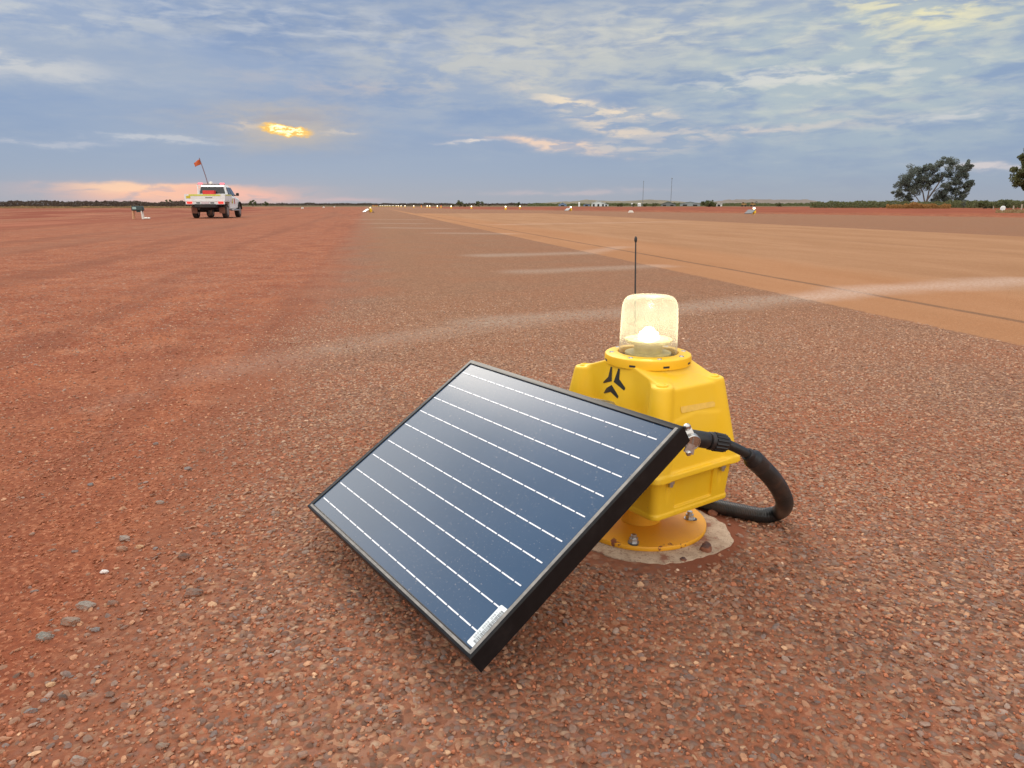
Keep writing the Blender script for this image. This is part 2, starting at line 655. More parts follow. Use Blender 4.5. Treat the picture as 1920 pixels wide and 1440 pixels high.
def lens_mat():
    m, t, b = mat_base('lens_polycarbonate')
    t.N.remove(b)
    out = t.N.get('Material Output')
    P = objc(t)
    lw = t.node('ShaderNodeLayerWeight')
    lw.inputs['Blend'].default_value = .28
    face = S(t.t, lw.outputs['Facing'])
    tr = t.node('ShaderNodeBsdfTransparent')
    tr.inputs['Color'].default_value = (.97, .97, .94, 1)
    tl = t.node('ShaderNodeBsdfTranslucent')
    tl.inputs['Color'].default_value = (.97, .95, .82, 1)
    df = t.node('ShaderNodeBsdfDiffuse')
    df.inputs['Color'].default_value = (.86, .84, .74, 1)
    gl = t.node('ShaderNodeBsdfGlossy')
    gl.inputs['Roughness'].default_value = .2
    dirt = t.noise(P, 38, 8, .7).step(.45, .8)
    ad = t.node('ShaderNodeMixShader')
    ad.inputs[0].default_value = .35
    t.L.new(tl.outputs[0], ad.inputs[1])
    t.L.new(df.outputs[0], ad.inputs[2])
    m1 = t.node('ShaderNodeMixShader')
    t.put(m1.inputs[0], (face ** 2.5 * .55 + .17 + dirt * .10).clamp())
    t.L.new(tr.outputs[0], m1.inputs[1])
    t.L.new(ad.outputs[0], m1.inputs[2])
    m2 = t.node('ShaderNodeMixShader')
    t.put(m2.inputs[0], (face ** 3.0 * .40 + .012).clamp())
    t.L.new(m1.outputs[0], m2.inputs[1])
    t.L.new(gl.outputs[0], m2.inputs[2])
    t.L.new(m2.outputs[0], out.inputs[0])
    return m


M['lens'] = lens_mat()
M['led'] = glow('led_cluster', (1.0, .92, .62), 16)
M['led_tray'] = simple('led_tray_yellowed', (.62, .53, .22), .4)
M['far_lens'] = glow('far_lens', (1.0, .93, .80), 5.0)
M['red_lens'] = glow('red_lens', (1.0, .12, .09), 1.2)
M['tail'] = glow('tail_lamp', (1.0, .03, .02), 1.1)
M['bar_red'] = glow('light_bar_lens', (1.0, .16, .20), 1.1)

# ------------------------------------------------------------------ runway frame: u along, v across
RA = R(-11.12)
UX, UY = math.sin(RA), math.cos(RA)


def uv2xy(u, v):
    return u * UX + v * UY, u * UY - v * UX


def ground_mat(kind):
    """dirt, seal, tan paint and dust in one surface; colours depend only on where the ground is"""
    m, t, b = mat_base('ground_surface')
    P = pos(t)
    x, y, z = t.sep(P)
    u = x * UX + y * UY
    v = x * UY - y * UX
    n_lo = t.noise(P, .35, 5, .6)
    n_mid = t.noise(P, 2.2, 6, .62)
    n_hi = t.noise(P, 17, 6, .68)
    n_vhi = t.noise(P, 90, 5, .7)
    # ---- red dirt
    dirt = t.mix(n_mid.step(.3, .7), (.225, .064, .033), (.340, .116, .056))
    dirt = t.mix((n_lo.step(.48, .72) * .55).clamp(), dirt, (.27, .105, .062))
    pale = (t.noise(P, 5.5, 6, .7).step(.52, .68) * t.noise(t.vadd(P, (9, 4, 0)), .7, 4, .6).step(.42, .62) * .55)
    dirt = t.mix(pale.clamp(), dirt, (.47, .215, .125))
    dirt = t.mix((n_vhi.step(.52, .72) * .35).clamp(), dirt, (.16, .052, .03))
    g1 = t.noise(P, 70, 4, .65)
    dirt = t.mix((g1.step(.50, .36) * .60).clamp(), dirt, (.150, .052, .032))
    dirt = t.mix((g1.step(.52, .66) * .60).clamp(), dirt, (.52, .24, .135))
    vc = t.voro(P, 52)
    cs = t.sep(vc)
    dirt = t.mix((t.noise(P, 28, 5, .75).step(.54, .66) * .5).clamp(), dirt, (.155, .055, .036))
    dirt = t.mix((t.noise(t.vadd(P, (4, 4, 0)), 22, 5, .75).step(.56, .68) * .45).clamp(), dirt, (.46, .23, .14))
    dirt = t.mix((cs[0].step(.78, .86) * y.step(2.6, 5.0) * .55), dirt, t.ramp(cs[1], [(0, (.13, .075, .055)), (.6, (.26, .17, .12)), (1, (.48, .34, .25))]))
    rut = t.noise(t.comb(u * .05, v * 1.1), 1.0, 5, .6)
    dirt = t.mix((rut.step(.50, .64) * .42).clamp(), dirt, (.175, .066, .040))
    rut2 = t.noise(t.comb(u * .03 + 7.0, v * .5), 1.0, 4, .55)
    dirt = t.mix((rut2.step(.48, .66) * .40).clamp(), dirt, (.225, .105, .066))
    # ---- chip seal
    warp = t.vadd(P, t.scale(t.noise(P, 40, 2, .5, color=True), .012))
    vcol = t.voro(warp, 88)
    r1, r2, r3 = t.sep(vcol)
    vd = t.voro(warp, 88, 'Distance')
    chip = t.ramp(r1, [(0, (.105, .070, .055)), (.28, (.165, .105, .075)), (.5, (.235, .140, .092)), (.72, (.205, .150, .125)), (.88, (.33, .20, .125)), (1, (.46, .33, .23))])
    reddish = t.noise(P, 1.3, 5, .62).step(.30, .72, .15, .72)
    dustred = (.350, .108, .050)
    seal = t.mix((vd.step(.28, .62) * (reddish * .9 + .1)).clamp(), chip, dustred)
    seal = t.mix((reddish * .42).clamp(), seal, (.32, .118, .060))
    # away from the light the seal is browner and less dusty
    clean = (u.step(1.5, 5.0) * v.step(-.35, .5)) * .66
    seal = t.mix(clean.clamp(), seal, t.mix(r1, (.20, .105, .060), (.34, .19, .112)))
    seal = t.mix((t.noise(t.comb(u * .12, v * 1.6), 1.0, 5, .6).step(.45, .7) * clean * .35).clamp(), seal, (.225, .125, .075))
    # ---- tan runway coat
    tn = t.mix(t.noise(t.comb(u * .25, v * 1.0), 1.0, 6, .6).step(.3, .7), (.325, .170, .088), (.395, .218, .120))
    tn = t.mix((n_hi.step(.5, .72) * .45).clamp(), tn, (.27, .135, .07))
    tn = t.mix((n_vhi.step(.52, .70) * .4).clamp(), tn, (.50, .30, .175))
    tn = t.mix((n_mid.step(.5, .75) * .35).clamp(), tn, (.34, .165, .082))
    tn = t.mix((t.noise(t.comb(u * .06, v * 2.2), 1.0, 4, .6).step(.48, .66) * .30).clamp(), tn, (.33, .17, .09))
    tn = t.mix((r2.step(.85, 1.0) * .35).clamp(), tn, (.50, .32, .19))
    tn = t.mix(((v - 4.9).step(.9, .0) * .35).clamp(), tn, (.42, .185, .08))
    en = (t.noise(P, 14, 5, .75) - .5) * .16
    en2 = (t.noise(P, 1.1, 5, .62) - .5)
    m_tan = (v + en).step(3.33, 3.38) * (v + en).step(15.02, 14.95) * (u + en2 * .8).step(63.3, 62.9)
    m_tan = m_tan.max((v + en).step(3.36, 3.5) * (v + en).step(4.0, 3.86) * u.step(150, 60))
    # ---- extents of the seal
    vfar = (u * -.25 + 46.0).max(14.5).min(40.0)
    m_seal = (v + en2 * .75 + (n_hi - .5) * .25).step(-.68, -.10) * ((v - vfar) + en2 * 1.6).step(.25, -.25) * u.step(900, 420)
    colr = t.mix(m_seal, dirt, seal)
    colr = t.mix(m_tan, colr, tn)
    # ---- dark joint along the tan coat
    jn = (t.noise(P, 1.7, 4, .6) - .5) * .08
    joint = ((v - 4.05 + jn * .5).abs()).step(.055, .02) * u.step(66, 60) * t.noise(P, 6, 4, .6).step(.25, .5, .35, .9)
    colr = t.mix((joint * .62).clamp(), colr, (.10, .07, .055))
    joint2 = ((v - 9.6).abs()).step(.10, .03) * u.step(66, 60)
    colr = t.mix((joint2 * .25).clamp(), colr, (.22, .13, .08))
    joint3 = ((u + (v * .02) - 22).abs()).step(.3, .1) * m_tan
    colr = t.mix((joint3 * .15).clamp(), colr, (.25, .14, .08))
    # ---- washed-out pale dust lying across the seal and the coat
    wu = u + (t.noise(P, .9, 4, .6) - .5) * .55
    wv = v + (t.noise(t.vadd(P, (5, 5, 0)), .8, 4, .6) - .5) * .5
    grain = t.noise(P, 34, 5, .7).step(.34, .62)

    def stroke(u0, v0, u1, v1, half, amt):
        du, dv = u1 - u0, v1 - v0
        L2 = du * du + dv * dv
        h = (((wu - u0) * du + (wv - v0) * dv) / L2).clamp()
        d = ((wu - (h * du + u0)) ** 2.0 + (wv - (h * dv + v0)) ** 2.0).sqrt()
        return d.step(half * 1.25, 0.0) * amt
    dm = None
    for a in ((3.75, -.2, 4.45, .9, .24, .60), (4.4, .7, 4.65, 1.6, .28, .85), (4.6, 1.5, 4.9, 2.6, .28, .85), (4.9, 2.6, 5.5, 4.2, .32, .92),
              (5.5, 4.2, 5.95, 6.4, .42, .85), (10.5, 1.7, 10.75, 3.2, .42, .72), (10.7, 3.1, 12.2, 4.4, .30, .5),
              (7.85, 1.7, 8.2, 3.4, .36, .65), (19.1, 2.0, 18.4, 3.3, .6, .6), (24.0, .6, 23.0, 2.3, .6, .6), (30.0, .2, 29.0, 2.0, .7, .6),
              (38.0, -.3, 37.0, 2.2, .9, .5), (3.3, -.7, 3.7, -.25, .24, .30), (2.75, -1.0, 3.0, -.9, .09, .20), (27.0, 5.0, 30.0, 13.0, 1.0, .3)):
        s_ = stroke(*a)
        dm = s_ if dm is None else dm.max(s_)
    colr = t.mix((dm * (grain * .75 + .25)).clamp(), colr, t.mix(m_tan, (.38, .29, .225), (.52, .375, .295)))
    # ---- mud and wear of the drain strips
    ban = t.noise(t.comb(u * .035, v * .22), 1.0, 5, .6)
    far = v.step(-6, -16)
    colr = t.mix((far * ban.step(.46, .58) * .95 * (1.0 - m_seal)).clamp(), colr, (.215, .058, .033))
    colr = t.mix((far * t.noise(t.comb(u * .05 + 4.0, v * .3), 1.0, 5, .6).step(.55, .68) * .55 * (1.0 - m_seal)).clamp(), colr, (.42, .17, .10))
    fr = (v - vfar).step(.3, 2.0)
    colr = t.mix((fr * .75).clamp(), colr, t.mix(t.noise(t.comb(u * .08, v * .2), 1.0, 5, .6).step(.3, .7), (.185, .045, .024), (.30, .088, .048)))
    # ---- poured strip of mud round the concrete pad
    cx, cy = 0.298, 1.5406
    rr = ((x - cx) ** 2.0 + (y - cy + .012) ** 2.0).sqrt() + (t.noise(P, 9, 4, .6) - .5) * .06
    colr = t.mix(rr.step(.242, .220) * (x - cx).step(-.02, .10, .55, 1), colr, (.215, .078, .045))
    # the far plain turns to dry grass
    dist = (x * x + y * y).sqrt()
    dry = dist.step(230, 330)
    colr = t.mix(dry, colr, t.mix(t.noise(P, .02, 5, .6), (.17, .115, .06), (.12, .10, .055)))
    t.put(b.inputs['Base Color'], colr)
    b.inputs['Roughness'].default_value = 1.0
    b.inputs['Specular IOR Level'].default_value = .05
    # relief
    hgt = (1.0 - vd.step(.1, .75)) * m_seal * (rr.step(.218, .24)) * .9 + n_hi * .9 * (1.0 - m_seal * .6) + n_vhi * .55
    t.put(b.inputs['Normal'], t.bump(hgt, .75, .006))
    return m


# ------------------------------------------------------------------ ground sheet
def axis(c, first, grow, reach_lo, reach_hi):
    a = [0.0]
    s = first
    while a[-1] < reach_hi:
        a.append(a[-1] + s); s *= grow
    b_ = [0.0]
    s = first
    while b_[-1] < reach_lo:
        b_.append(b_[-1] + s); s *= grow
    return c + np.array([-q for q in b_[:0:-1]] + a)


def vnoise(x, y, seed=0):
    """smooth value noise"""
    xi, yi = np.floor(x).astype(np.int64), np.floor(y).astype(np.int64)
    xf, yf = x - xi, y - yi
    xf = xf * xf * (3 - 2 * xf)
    yf = yf * yf * (3 - 2 * yf)

    def h(i, j):
        n = (i * 374761393 + j * 668265263 + seed * 982451653) & 0x7fffffff
        n = ((n ^ (n >> 13)) * 1274126177) & 0x7fffffff
        return ((n ^ (n >> 16)) & 0xffff) / 65535.0
    return (h(xi, yi) * (1 - xf) + h(xi + 1, yi) * xf) * (1 - yf) + (h(xi, yi + 1) * (1 - xf) + h(xi + 1, yi + 1) * xf) * yf


def sstep(x, a, b):
    t_ = np.clip((x - a) / (b - a), 0, 1)
    return t_ * t_ * (3 - 2 * t_)


def terrain(x, y):
    u = x * UX + y * UY
    v = x * UY - y * UX
    z = np.zeros_like(x)
    dirtm = sstep(-v, .3, 1.0)
    near = 1 - sstep(np.hypot(x, y), 8, 20)
    z += dirtm * near * ((vnoise(x * 3.1, y * 3.1, 1) - .5) * .018 + (vnoise(x * 9, y * 9, 2) - .5) * .008 + (vnoise(x * 28, y * 28, 3) - .5) * .006 + (vnoise(x * 62, y * 62, 9) - .5) * .003)
    z += (1 - dirtm) * near * ((vnoise(x * 2, y * 2, 4) - .5) * .004)
    # drain and banks left of the strip
    k = sstep(-v, 14, 20)
    z += k * (-.16 * np.exp(-((-v - 24) / 4.0) ** 2) + .10 * np.exp(-((-v - 33) / 4.0) ** 2) + (vnoise(u * .12, v * .3, 5) - .5) * .10)
    # bank on the far right side
    vfar = np.clip(46 - .25 * u, 14.5, 40)
    q = v - vfar
    lip = sstep(q, .2, 1.2) * (1 - sstep(q, 4, 9))
    z += lip * (.10 + .12 * vnoise(u * .35, v * .1, 8)) * sstep(150 - u, 0, 60) * sstep(v, 10, 30)
    z += sstep(q, 5, 30) * (vnoise(u * .06, v * .06, 6) - .4) * .18
    return z


gx = axis(0.1, .012, 1.0125, 3600, 3600)
gy = axis(1.3, .010, 1.0125, 60, 5200)
GX, GY = np.meshgrid(gx, gy)
GZ = terrain(GX, GY)
nx_, ny_ = len(gx), len(gy)
ii = np.arange(nx_ * ny_).reshape(ny_, nx_)
GF = np.stack([ii[:-1, :-1].ravel(), ii[:-1, 1:].ravel(), ii[1:, 1:].ravel(), ii[1:, :-1].ravel()], 1)
gm = ground_mat('')
ground = raw_mesh('ground', np.stack([GX.ravel(), GY.ravel(), GZ.ravel()], 1), GF, gm, smooth=True)
tag(ground, kind='structure')


# ------------------------------------------------------------------ loose chips and gravel
def ico(sub):
    ph = (1 + 5 ** .5) / 2
    v = [(-1, ph, 0), (1, ph, 0), (-1, -ph, 0), (1, -ph, 0), (0, -1, ph), (0, 1, ph), (0, -1, -ph), (0, 1, -ph), (ph, 0, -1), (ph, 0, 1), (-ph, 0, -1), (-ph, 0, 1)]
    f = [(0, 11, 5), (0, 5, 1), (0, 1, 7), (0, 7, 10), (0, 10, 11), (1, 5, 9), (5, 11, 4), (11, 10, 2), (10, 7, 6), (7, 1, 8), (3, 9, 4), (3, 4, 2), (3, 2, 6), (3, 6, 8), (3, 8, 9), (4, 9, 5), (2, 4, 11), (6, 2, 10), (8, 6, 7), (9, 8, 1)]
    v = [np.array(p) / np.linalg.norm(p) for p in v]
    for _ in range(sub):
        c, nf = {}, []

        def mid(a, b):
            k = (min(a, b), max(a, b))
            if k not in c:
                p = v[a] + v[b]
                v.append(p / np.linalg.norm(p))
                c[k] = len(v) - 1
            return c[k]
        for a, b, d in f:
            x, y, z = mid(a, b), mid(b, d), mid(d, a)
            nf += [(a, x, z), (b, y, x), (d, z, y), (x, y, z)]
        f = nf
    return np.array(v), np.array(f)


def stone_shape(sub, seed):
    g = np.random.default_rng(seed)
    v, f = ico(sub)
    v = v.copy()
    for _ in range(7):                       # chop flats into it, like crushed rock
        n = g.normal(size=3); n /= np.linalg.norm(n)
        dcut = g.uniform(.55, .85)
        s_ = v @ n
        over_ = np.clip(s_ - dcut, 0, None)
        v -= over_[:, None] * n * .92
    v *= g.uniform(.92, 1.08, size=(len(v), 1))
    return v, f


CHIP = np.array([(.095, .066, .055), (.14, .098, .078), (.19, .118, .082), (.235, .138, .088), (.30, .175, .105), (.185, .150, .130), (.115, .100, .098), (.40, .27, .17), (.26, .155, .10), (.50, .40, .31)])
CHIPW = np.array([.11, .16, .18, .15, .11, .11, .09, .03, .05, .003])


def scatter(name, pts, size, sub, colors, seed, flat=(.36, .56), emb=.42, label=None):
    g = np.random.default_rng(seed)
    n = len(pts)
    Vs, Fs, Cs = [], [], []
    off = 0
    nv = 10
    which = g.integers(0, nv, n)
    for k in range(nv):
        idx = np.where(which == k)[0]
        if len(idx) == 0:
            continue
        v, f = stone_shape(sub, seed * 31 + k)
        m = len(idx)
        s = size[idx]
        sx = s * g.uniform(.42, .62, m)
        sy = s * g.uniform(.30, .48, m)
        sz = s * g.uniform(*flat, m) * .5
        a = g.uniform(0, 2 * math.pi, m)
        tx, ty = g.normal(0, .22, m), g.normal(0, .22, m)
        p = v[None] * np.stack([sx, sy, sz], 1)[:, None, :]
        ca, sa = np.cos(a)[:, None], np.sin(a)[:, None]
        X = p[..., 0] * ca - p[..., 1] * sa
        Y = p[..., 0] * sa + p[..., 1] * ca
        Z = p[..., 2] + X * tx[:, None] + Y * ty[:, None]
        P = np.stack([X, Y, Z], -1)
        P[..., 0] += pts[idx, 0][:, None]
        P[..., 1] += pts[idx, 1][:, None]
        P[..., 2] += (pts[idx, 2] + sz * (1 - 2 * emb))[:, None]
        Vs.append(P.reshape(-1, 3))
        Fs.append((f[None] + (np.arange(m) * len(v))[:, None, None] + off).reshape(-1, 3))
        Cs.append(np.repeat(colors[idx], len(v), 0))
        off += m * len(v)
    o = raw_mesh(name, np.concatenate(Vs), np.concatenate(Fs), M['chips'], colors=np.concatenate(Cs))
    return o


def chips_mat():
    m, t, b = mat_base('stone_chips')
    a = t.node('ShaderNodeAttribute', attribute_name='col')
    P = pos(t)
    n = t.noise(P, 160, 4, .65)
    c = t.hsv(S(t.t, a.outputs['Color']), v=n.step(.25, .75, .78, 1.22))
    g = t.node('ShaderNodeNewGeometry')
    nz = t.sep(S(t.t, g.outputs['Normal']))[2]
    dmask = t.noise(P, 60, 4, .7).step(.40, .70) * .30
    low = nz.step(.72, .30) * .45
    c = t.mix((dmask + low).clamp(), c, t.mix(t.sep(P)[1].step(1.2, 2.2), (.40, .145, .070), (.40, .185, .105)))
    t.put(b.inputs['Base Color'], c)
    b.inputs['Roughness'].default_value = .82
    b.inputs['Specular IOR Level'].default_value = .28
    t.put(b.inputs['Normal'], t.bump(t.noise(P, 420, 3, .6), .25, .0015))
    return m


M['chips'] = chips_mat()
PADC = np.array([.298, 1.5406])


def sample_region(n, y0, y1, g):
    """points over the strip the camera and its neighbours see, between distances y0 and y1"""
    # uniform in area over a trapezoid
    yy = np.sqrt(g.uniform((y0 + .25) ** 2, (y1 + .25) ** 2, n)) - .25
    hw = (yy + .25) * .86 + .28
    xx = g.uniform(-1, 1, n) * hw
    return xx, yy


def gravel(name, count, y0, y1, smin, smax, sub, seed, label):
    g = np.random.default_rng(seed)
    x, y = sample_region(count, y0, y1, g)
    u = x * UX + y * UY
    v = x * UY - y * UX
    blend = sstep(v + (vnoise(x * 1.3, y * 1.3, 21) - .5) * .55, -.66, -.12)
    patch = vnoise(x * 2.4, y * 2.4, 11) * .6 + vnoise(x * 7, y * 7, 12) * .4
    keep = g.uniform(0, 1, count) < blend * (.22 + 1.15 * patch) + (1 - blend) * (.05 + .28 * sstep(y, 1.3, 2.2) + .62 * patch * patch * (.55 + .45 * sstep(y, 1.2, 2.5)))
    d = np.hypot(x - PADC[0], y - PADC[1] + .012) + (vnoise(x * 9, y * 9, 13) - .5) * .03
    keep &= (d > .218) | ((d > .195) & (g.uniform(0, 1, count) < .25))
    keep &= v + (vnoise(x * 14, y * 14, 40) - .5) * .1 < 3.33
    keep &= g.uniform(0, 1, count) < 1 - sstep(y, 3.0, y1 if y1 > 2 else 99)
    x, y, blend = x[keep], y[keep], blend[keep]
    n = len(x)
    s = np.exp(g.normal(0, .34, n)) * (smin + smax) / 2
    s = np.clip(s, smin * .6, smax * 1.5)
    small = g.uniform(0, 1, n) > (.25 + .75 * blend)
    s = np.where(small, s * (.5 + .2 * sstep(y, 1.4, 2.4)), s)
    z = terrain(x, y)
    ci = g.choice(len(CHIP), n, p=CHIPW / CHIPW.sum())
    c = (CHIP[ci] * .88 + np.array((.195, .130, .095)) * .12) * np.array((1.42, 1.29, 1.20)) * g.uniform(.8, 1.25, (n, 1)) * (1 + .40 * sstep(y, 1.4, 3.2))[:, None]
    tanw = (sstep(y, 1.25, 2.1) * .55 * blend)[:, None]
    c = c * (1 - tanw) + np.array((.36, .225, .145)) * g.uniform(.65, 1.35, (n, 1)) * tanw
    red = np.array((.36, .135, .072))
    k = (g.uniform(0, 1, n) < (1 - blend) * .60 + .04)[:, None]
    c = np.where(k, red * g.uniform(.6, 1.25, (n, 1)), c)
    o = scatter(name, np.stack([x, y, z], 1), s, sub, c, seed)
    tag(o, label, 'gravel', kind='stuff')
    return o


gravel('gravel', 35000, .55, 1.9, .0068, .0112, 1, 101, 'angular brown and grey stone chips bedded in red dust in the foreground')
gravel('gravel', 260000, 1.9, 6.8, .0080, .0125, 0, 102, 'fine brown stone chips covering the seal behind the yellow beacon')


def grit(name, count, y0, y1, seed, label):
    g = np.random.default_rng(seed)
    x, y = sample_region(count, y0, y1, g)
    d = np.hypot(x - PADC[0], y - PADC[1])
    ok = (d > .25) & (g.uniform(0, 1, count) < 1 - sstep(y, 1.6, y1))
    x, y = x[ok], y[ok]
    n = len(x)
    s = np.clip(np.exp(g.normal(0, .4, n)) * .0042, .002, .009)
    c = np.array((.36, .13, .066)) * g.uniform(.55, 1.45, (n, 1))
    o = scatter(name, np.stack([x, y, terrain(x, y)], 1), s, 0, c, seed, flat=(.6, .9), emb=.2)
    tag(o, label, 'grit', kind='stuff')


grit('grit', 75000, .55, 3.2, 103, 'fine red grit and crumbs of dirt between the stones')

# larger scattered stones of the dirt verge (px, py, size in photo pixels across, tone)
_g = np.random.default_rng(55)
ST = [(131, 1163, 40, 3), (85, 1190, 34, 4), (232, 1007, 24, 5), (228, 1026, 24, 2), (262, 1024, 16, 7), (196, 1071, 17, 9), (160, 1133, 34, 5), (210, 1130, 22, 1),
      (180, 1178, 20, 6), (286, 1245, 18, 2), (150, 1422, 34, 5), (57, 1330, 24, 6), (118, 1306, 20, 0), (95, 1282, 18, 7), (352, 877, 18, 6), (380, 845, 14, 1),
      (300, 940, 16, 5), (170, 905, 14, 6), (360, 1108, 36, 1), (346, 1042, 26, 0), (84, 1311, 15, 6), (305, 1395, 24, 3), (292, 1028, 12, 6), (292, 831, 12, 6),
      (1918, 1118, 20, 1), (1540, 911, 12, 5), (1452, 1068, 22, 0), (205, 1300, 20, 1), (64, 1106, 14, 6), (140, 1030, 12, 6)]
tone = ['dark brown', 'brown', 'reddish brown', 'brown', 'grey green', 'grey', 'blue grey', 'tan', 'tan', 'white']
TC = [(.09, .062, .05), (.15, .10, .078), (.25, .15, .10), (.20, .15, .115), (.20, .19, .165), (.24, .21, .18), (.17, .165, .16), (.45, .30, .17), (.4, .3, .2), (.66, .62, .58)]
STL = ['largest stone of the lower left, grey top and brown side', 'flat slanting grey green stone left below the largest stone',
       'pale grey stone lying on top of a small pair, left of the panel', 'brown stone touching the pale grey one beneath it', 'small tan stone right of the pair of stones',
       'small white stone on the red dirt, the whitest of the verge', 'long flat grey stone above and right of the largest stone', 'dark round stone beside the long flat grey stone',
       'small blue grey stone just right of the largest stone', 'round purple brown pebble alone in smooth dirt', 'long flat pale stone at the bottom edge of the photo',
       'grey flat stone in the bottom left corner area', 'dark broken stone in the smooth dirt at lower left', 'yellowish stone in the smooth dirt at lower left',
       'blue grey stone left of the upper panel corner', 'small brown stone up the verge left of the panel', 'grey flake left of the low panel corner', 'blue grey flake high on the left verge',
       'long low dark clod at the edge of the seal', 'dark lumpy clod just above the long low clod', 'small bluish pebble beside the dark broken stone', 'dusty brown stone at the bottom of the verge',
       'small grey pebble right of the tan stone', 'grey pebble furthest up the left verge', 'round dark pebble at the right edge of the photo', 'grey stone right of the black hose',
       'low dark clod on the seal at the right', 'small dark stone low on the verge', 'grey pebble at the far left edge', 'small grey chip above the white stone']
for i, (px, py, sz, tn_) in enumerate(ST):
    p = at_z(px, py + sz * .2, 0)
    zc = p[1] * math.cos(PITCH) + CAM_H * math.sin(PITCH)
    s = sz * zc / FPX
    v, f = stone_shape(3, 900 + i)
    g = np.random.default_rng(600 + i)
    nn = np.array([vnoise(v[:, 0] * 3 + 9, v[:, 1] * 3 + v[:, 2] * 2 + 9, i)]).T
    v = v * (1 + (nn - .5) * .22)
    v = v * np.array([.5, .36, .24]) * s
    a = g.uniform(-.5, .5)
    Rm = np.array([[math.cos(a), -math.sin(a), 0], [math.sin(a), math.cos(a), 0], [0, 0, 1]])
    v = v @ Rm.T
    c = np.repeat(np.array([TC[tn_]]), len(v), 0) * 1.05
    zt = float(terrain(np.array([p[0]]), np.array([p[1]]))[0])
    o = raw_mesh('stone', v, f, M['chips'], colors=c, smooth=False)
    o.location = (p[0], p[1], zt + s * .10)
    tag(o, STL[i], 'stone', 'larger stones scattered over the dirt verge')

# ------------------------------------------------------------------ surface nets for moulded plastic
def surface_net(fn, lo, hi, h):
    ax = [np.arange(lo[k], hi[k] + h, h) for k in range(3)]
    X, Y, Z = np.meshgrid(*ax, indexing='ij')
    Sd = fn(X, Y, Z)
    nx, ny, nz = Sd.shape
    ins = Sd < 0
    cnt = np.zeros((nx - 1, ny - 1, nz - 1), int)
    acc = np.zeros((nx - 1, ny - 1, nz - 1, 3))
    corners = [(i, j, k) for i in (0, 1) for j in (0, 1) for k in (0, 1)]

    def sub(A, c):
        return A[c[0]:nx - 1 + c[0], c[1]:ny - 1 + c[1], c[2]:nz - 1 + c[2]]
    for a in corners:
        for d in range(3):
            if a[d] == 1:
                continue
            b = list(a); b[d] = 1; b = tuple(b)
            sa, sb = sub(Sd, a), sub(Sd, b)
            cr = sub(ins, a) != sub(ins, b)
            tt = np.where(cr, sa / np.where(cr, sa - sb, 1), 0)
            for e in range(3):
                acc[..., e] += np.where(cr, a[e] + (tt if e == d else 0), 0)
            cnt += cr
    act = cnt > 0
    idx = -np.ones(act.shape, int)
    idx[act] = np.arange(act.sum())
    base_ = np.stack(np.nonzero(act), 1)
    V = (base_ + acc[act] / cnt[act][:, None]) * h + np.array(lo)
    Q = []
    for d in range(3):
        a, b = (d + 1) % 3, (d + 2) % 3
        s0 = [slice(None)] * 3; s1 = [slice(None)] * 3
        s0[d] = slice(0, -1); s1[d] = slice(1, None)
        cr = ins[tuple(s0)] != ins[tuple(s1)]
        I = np.stack(np.nonzero(cr), 1)
        ok = (I[:, a] > 0) & (I[:, b] > 0) & (I[:, a] < Sd.shape[a] - 1) & (I[:, b] < Sd.shape[b] - 1)
        I = I[ok]
        sgn = ins[tuple(s0)][I[:, 0], I[:, 1], I[:, 2]]
        ea = np.zeros(3, int); ea[a] = 1
        eb = np.zeros(3, int); eb[b] = 1
        q = [I, I - ea, I - ea - eb, I - eb]
        q = np.stack([idx[k[:, 0], k[:, 1], k[:, 2]] for k in q], 1)
        q[~sgn] = q[~sgn][:, ::-1]
        Q.append(q)
    return V, np.concatenate(Q)


def smin(a, b, k):
    h = np.clip(.5 + .5 * (b - a) / k, 0, 1)
    return b * (1 - h) + a * h - k * h * (1 - h)


def smax(a, b, k):
    return -smin(-a, -b, k)


def rb2(x, y, hx, hy, r):
    qx, qy = np.abs(x) - hx + r, np.abs(y) - hy + r
    return np.hypot(np.maximum(qx, 0), np.maximum(qy, 0)) + np.minimum(np.maximum(qx, qy), 0) - r


def hood_fn(x, y, z):
    ax_, ay_ = np.abs(x), np.abs(y)
    r = np.hypot(x, y)
    low = rb2(x, y, .157 - .12 * (z - .19), .122 - .15 * (z - .19), .02)
    low = smax(low, (z - .285 - .16 * (.12 - ay_)) * .97, .006)
    wall = rb2(x, y, .157 - .12 * (z - .19), .084, .012)
    wall = smax(wall, (z - (.359 + (.137 - ax_) * .36)) * .9, .004)
    cone = r - (.0885 + np.clip(.383 - z, 0, 1) * .14)
    cone = smax(cone, z - .3865, .003)
    d = .368 - z
    cx, cy, cr = .118 + .115 * d, .077 + .15 * d, .0215 + .040 * d
    lobe = smax(np.hypot(ax_ - cx, ay_ - cy) - cr, z - .365, .004)
    L = np.hypot(cx, cy)
    tt = np.clip((ax_ * cx + ay_ * cy) / L, 0, L)
    rib = np.hypot(ax_ - cx * tt / L, ay_ - cy * tt / L) - (.020 + .03 * d)
    rib = smax(rib, (z - .364 - .22 * (.140 - r)) * .97, .005)
    s = smin(low, wall, .006)
    s = smin(s, cone, .007)
    s = smin(s, smin(lobe, rib, .006), .006)
    fl = smax(rb2(x, y, .170 - .15 * (z - .178), .137 - .15 * (z - .178), .018), np.abs(z - .184) - .0065, .002)
    s = smin(s, fl, .006)
    s = smax(s, .1775 - z, .001)
    return s


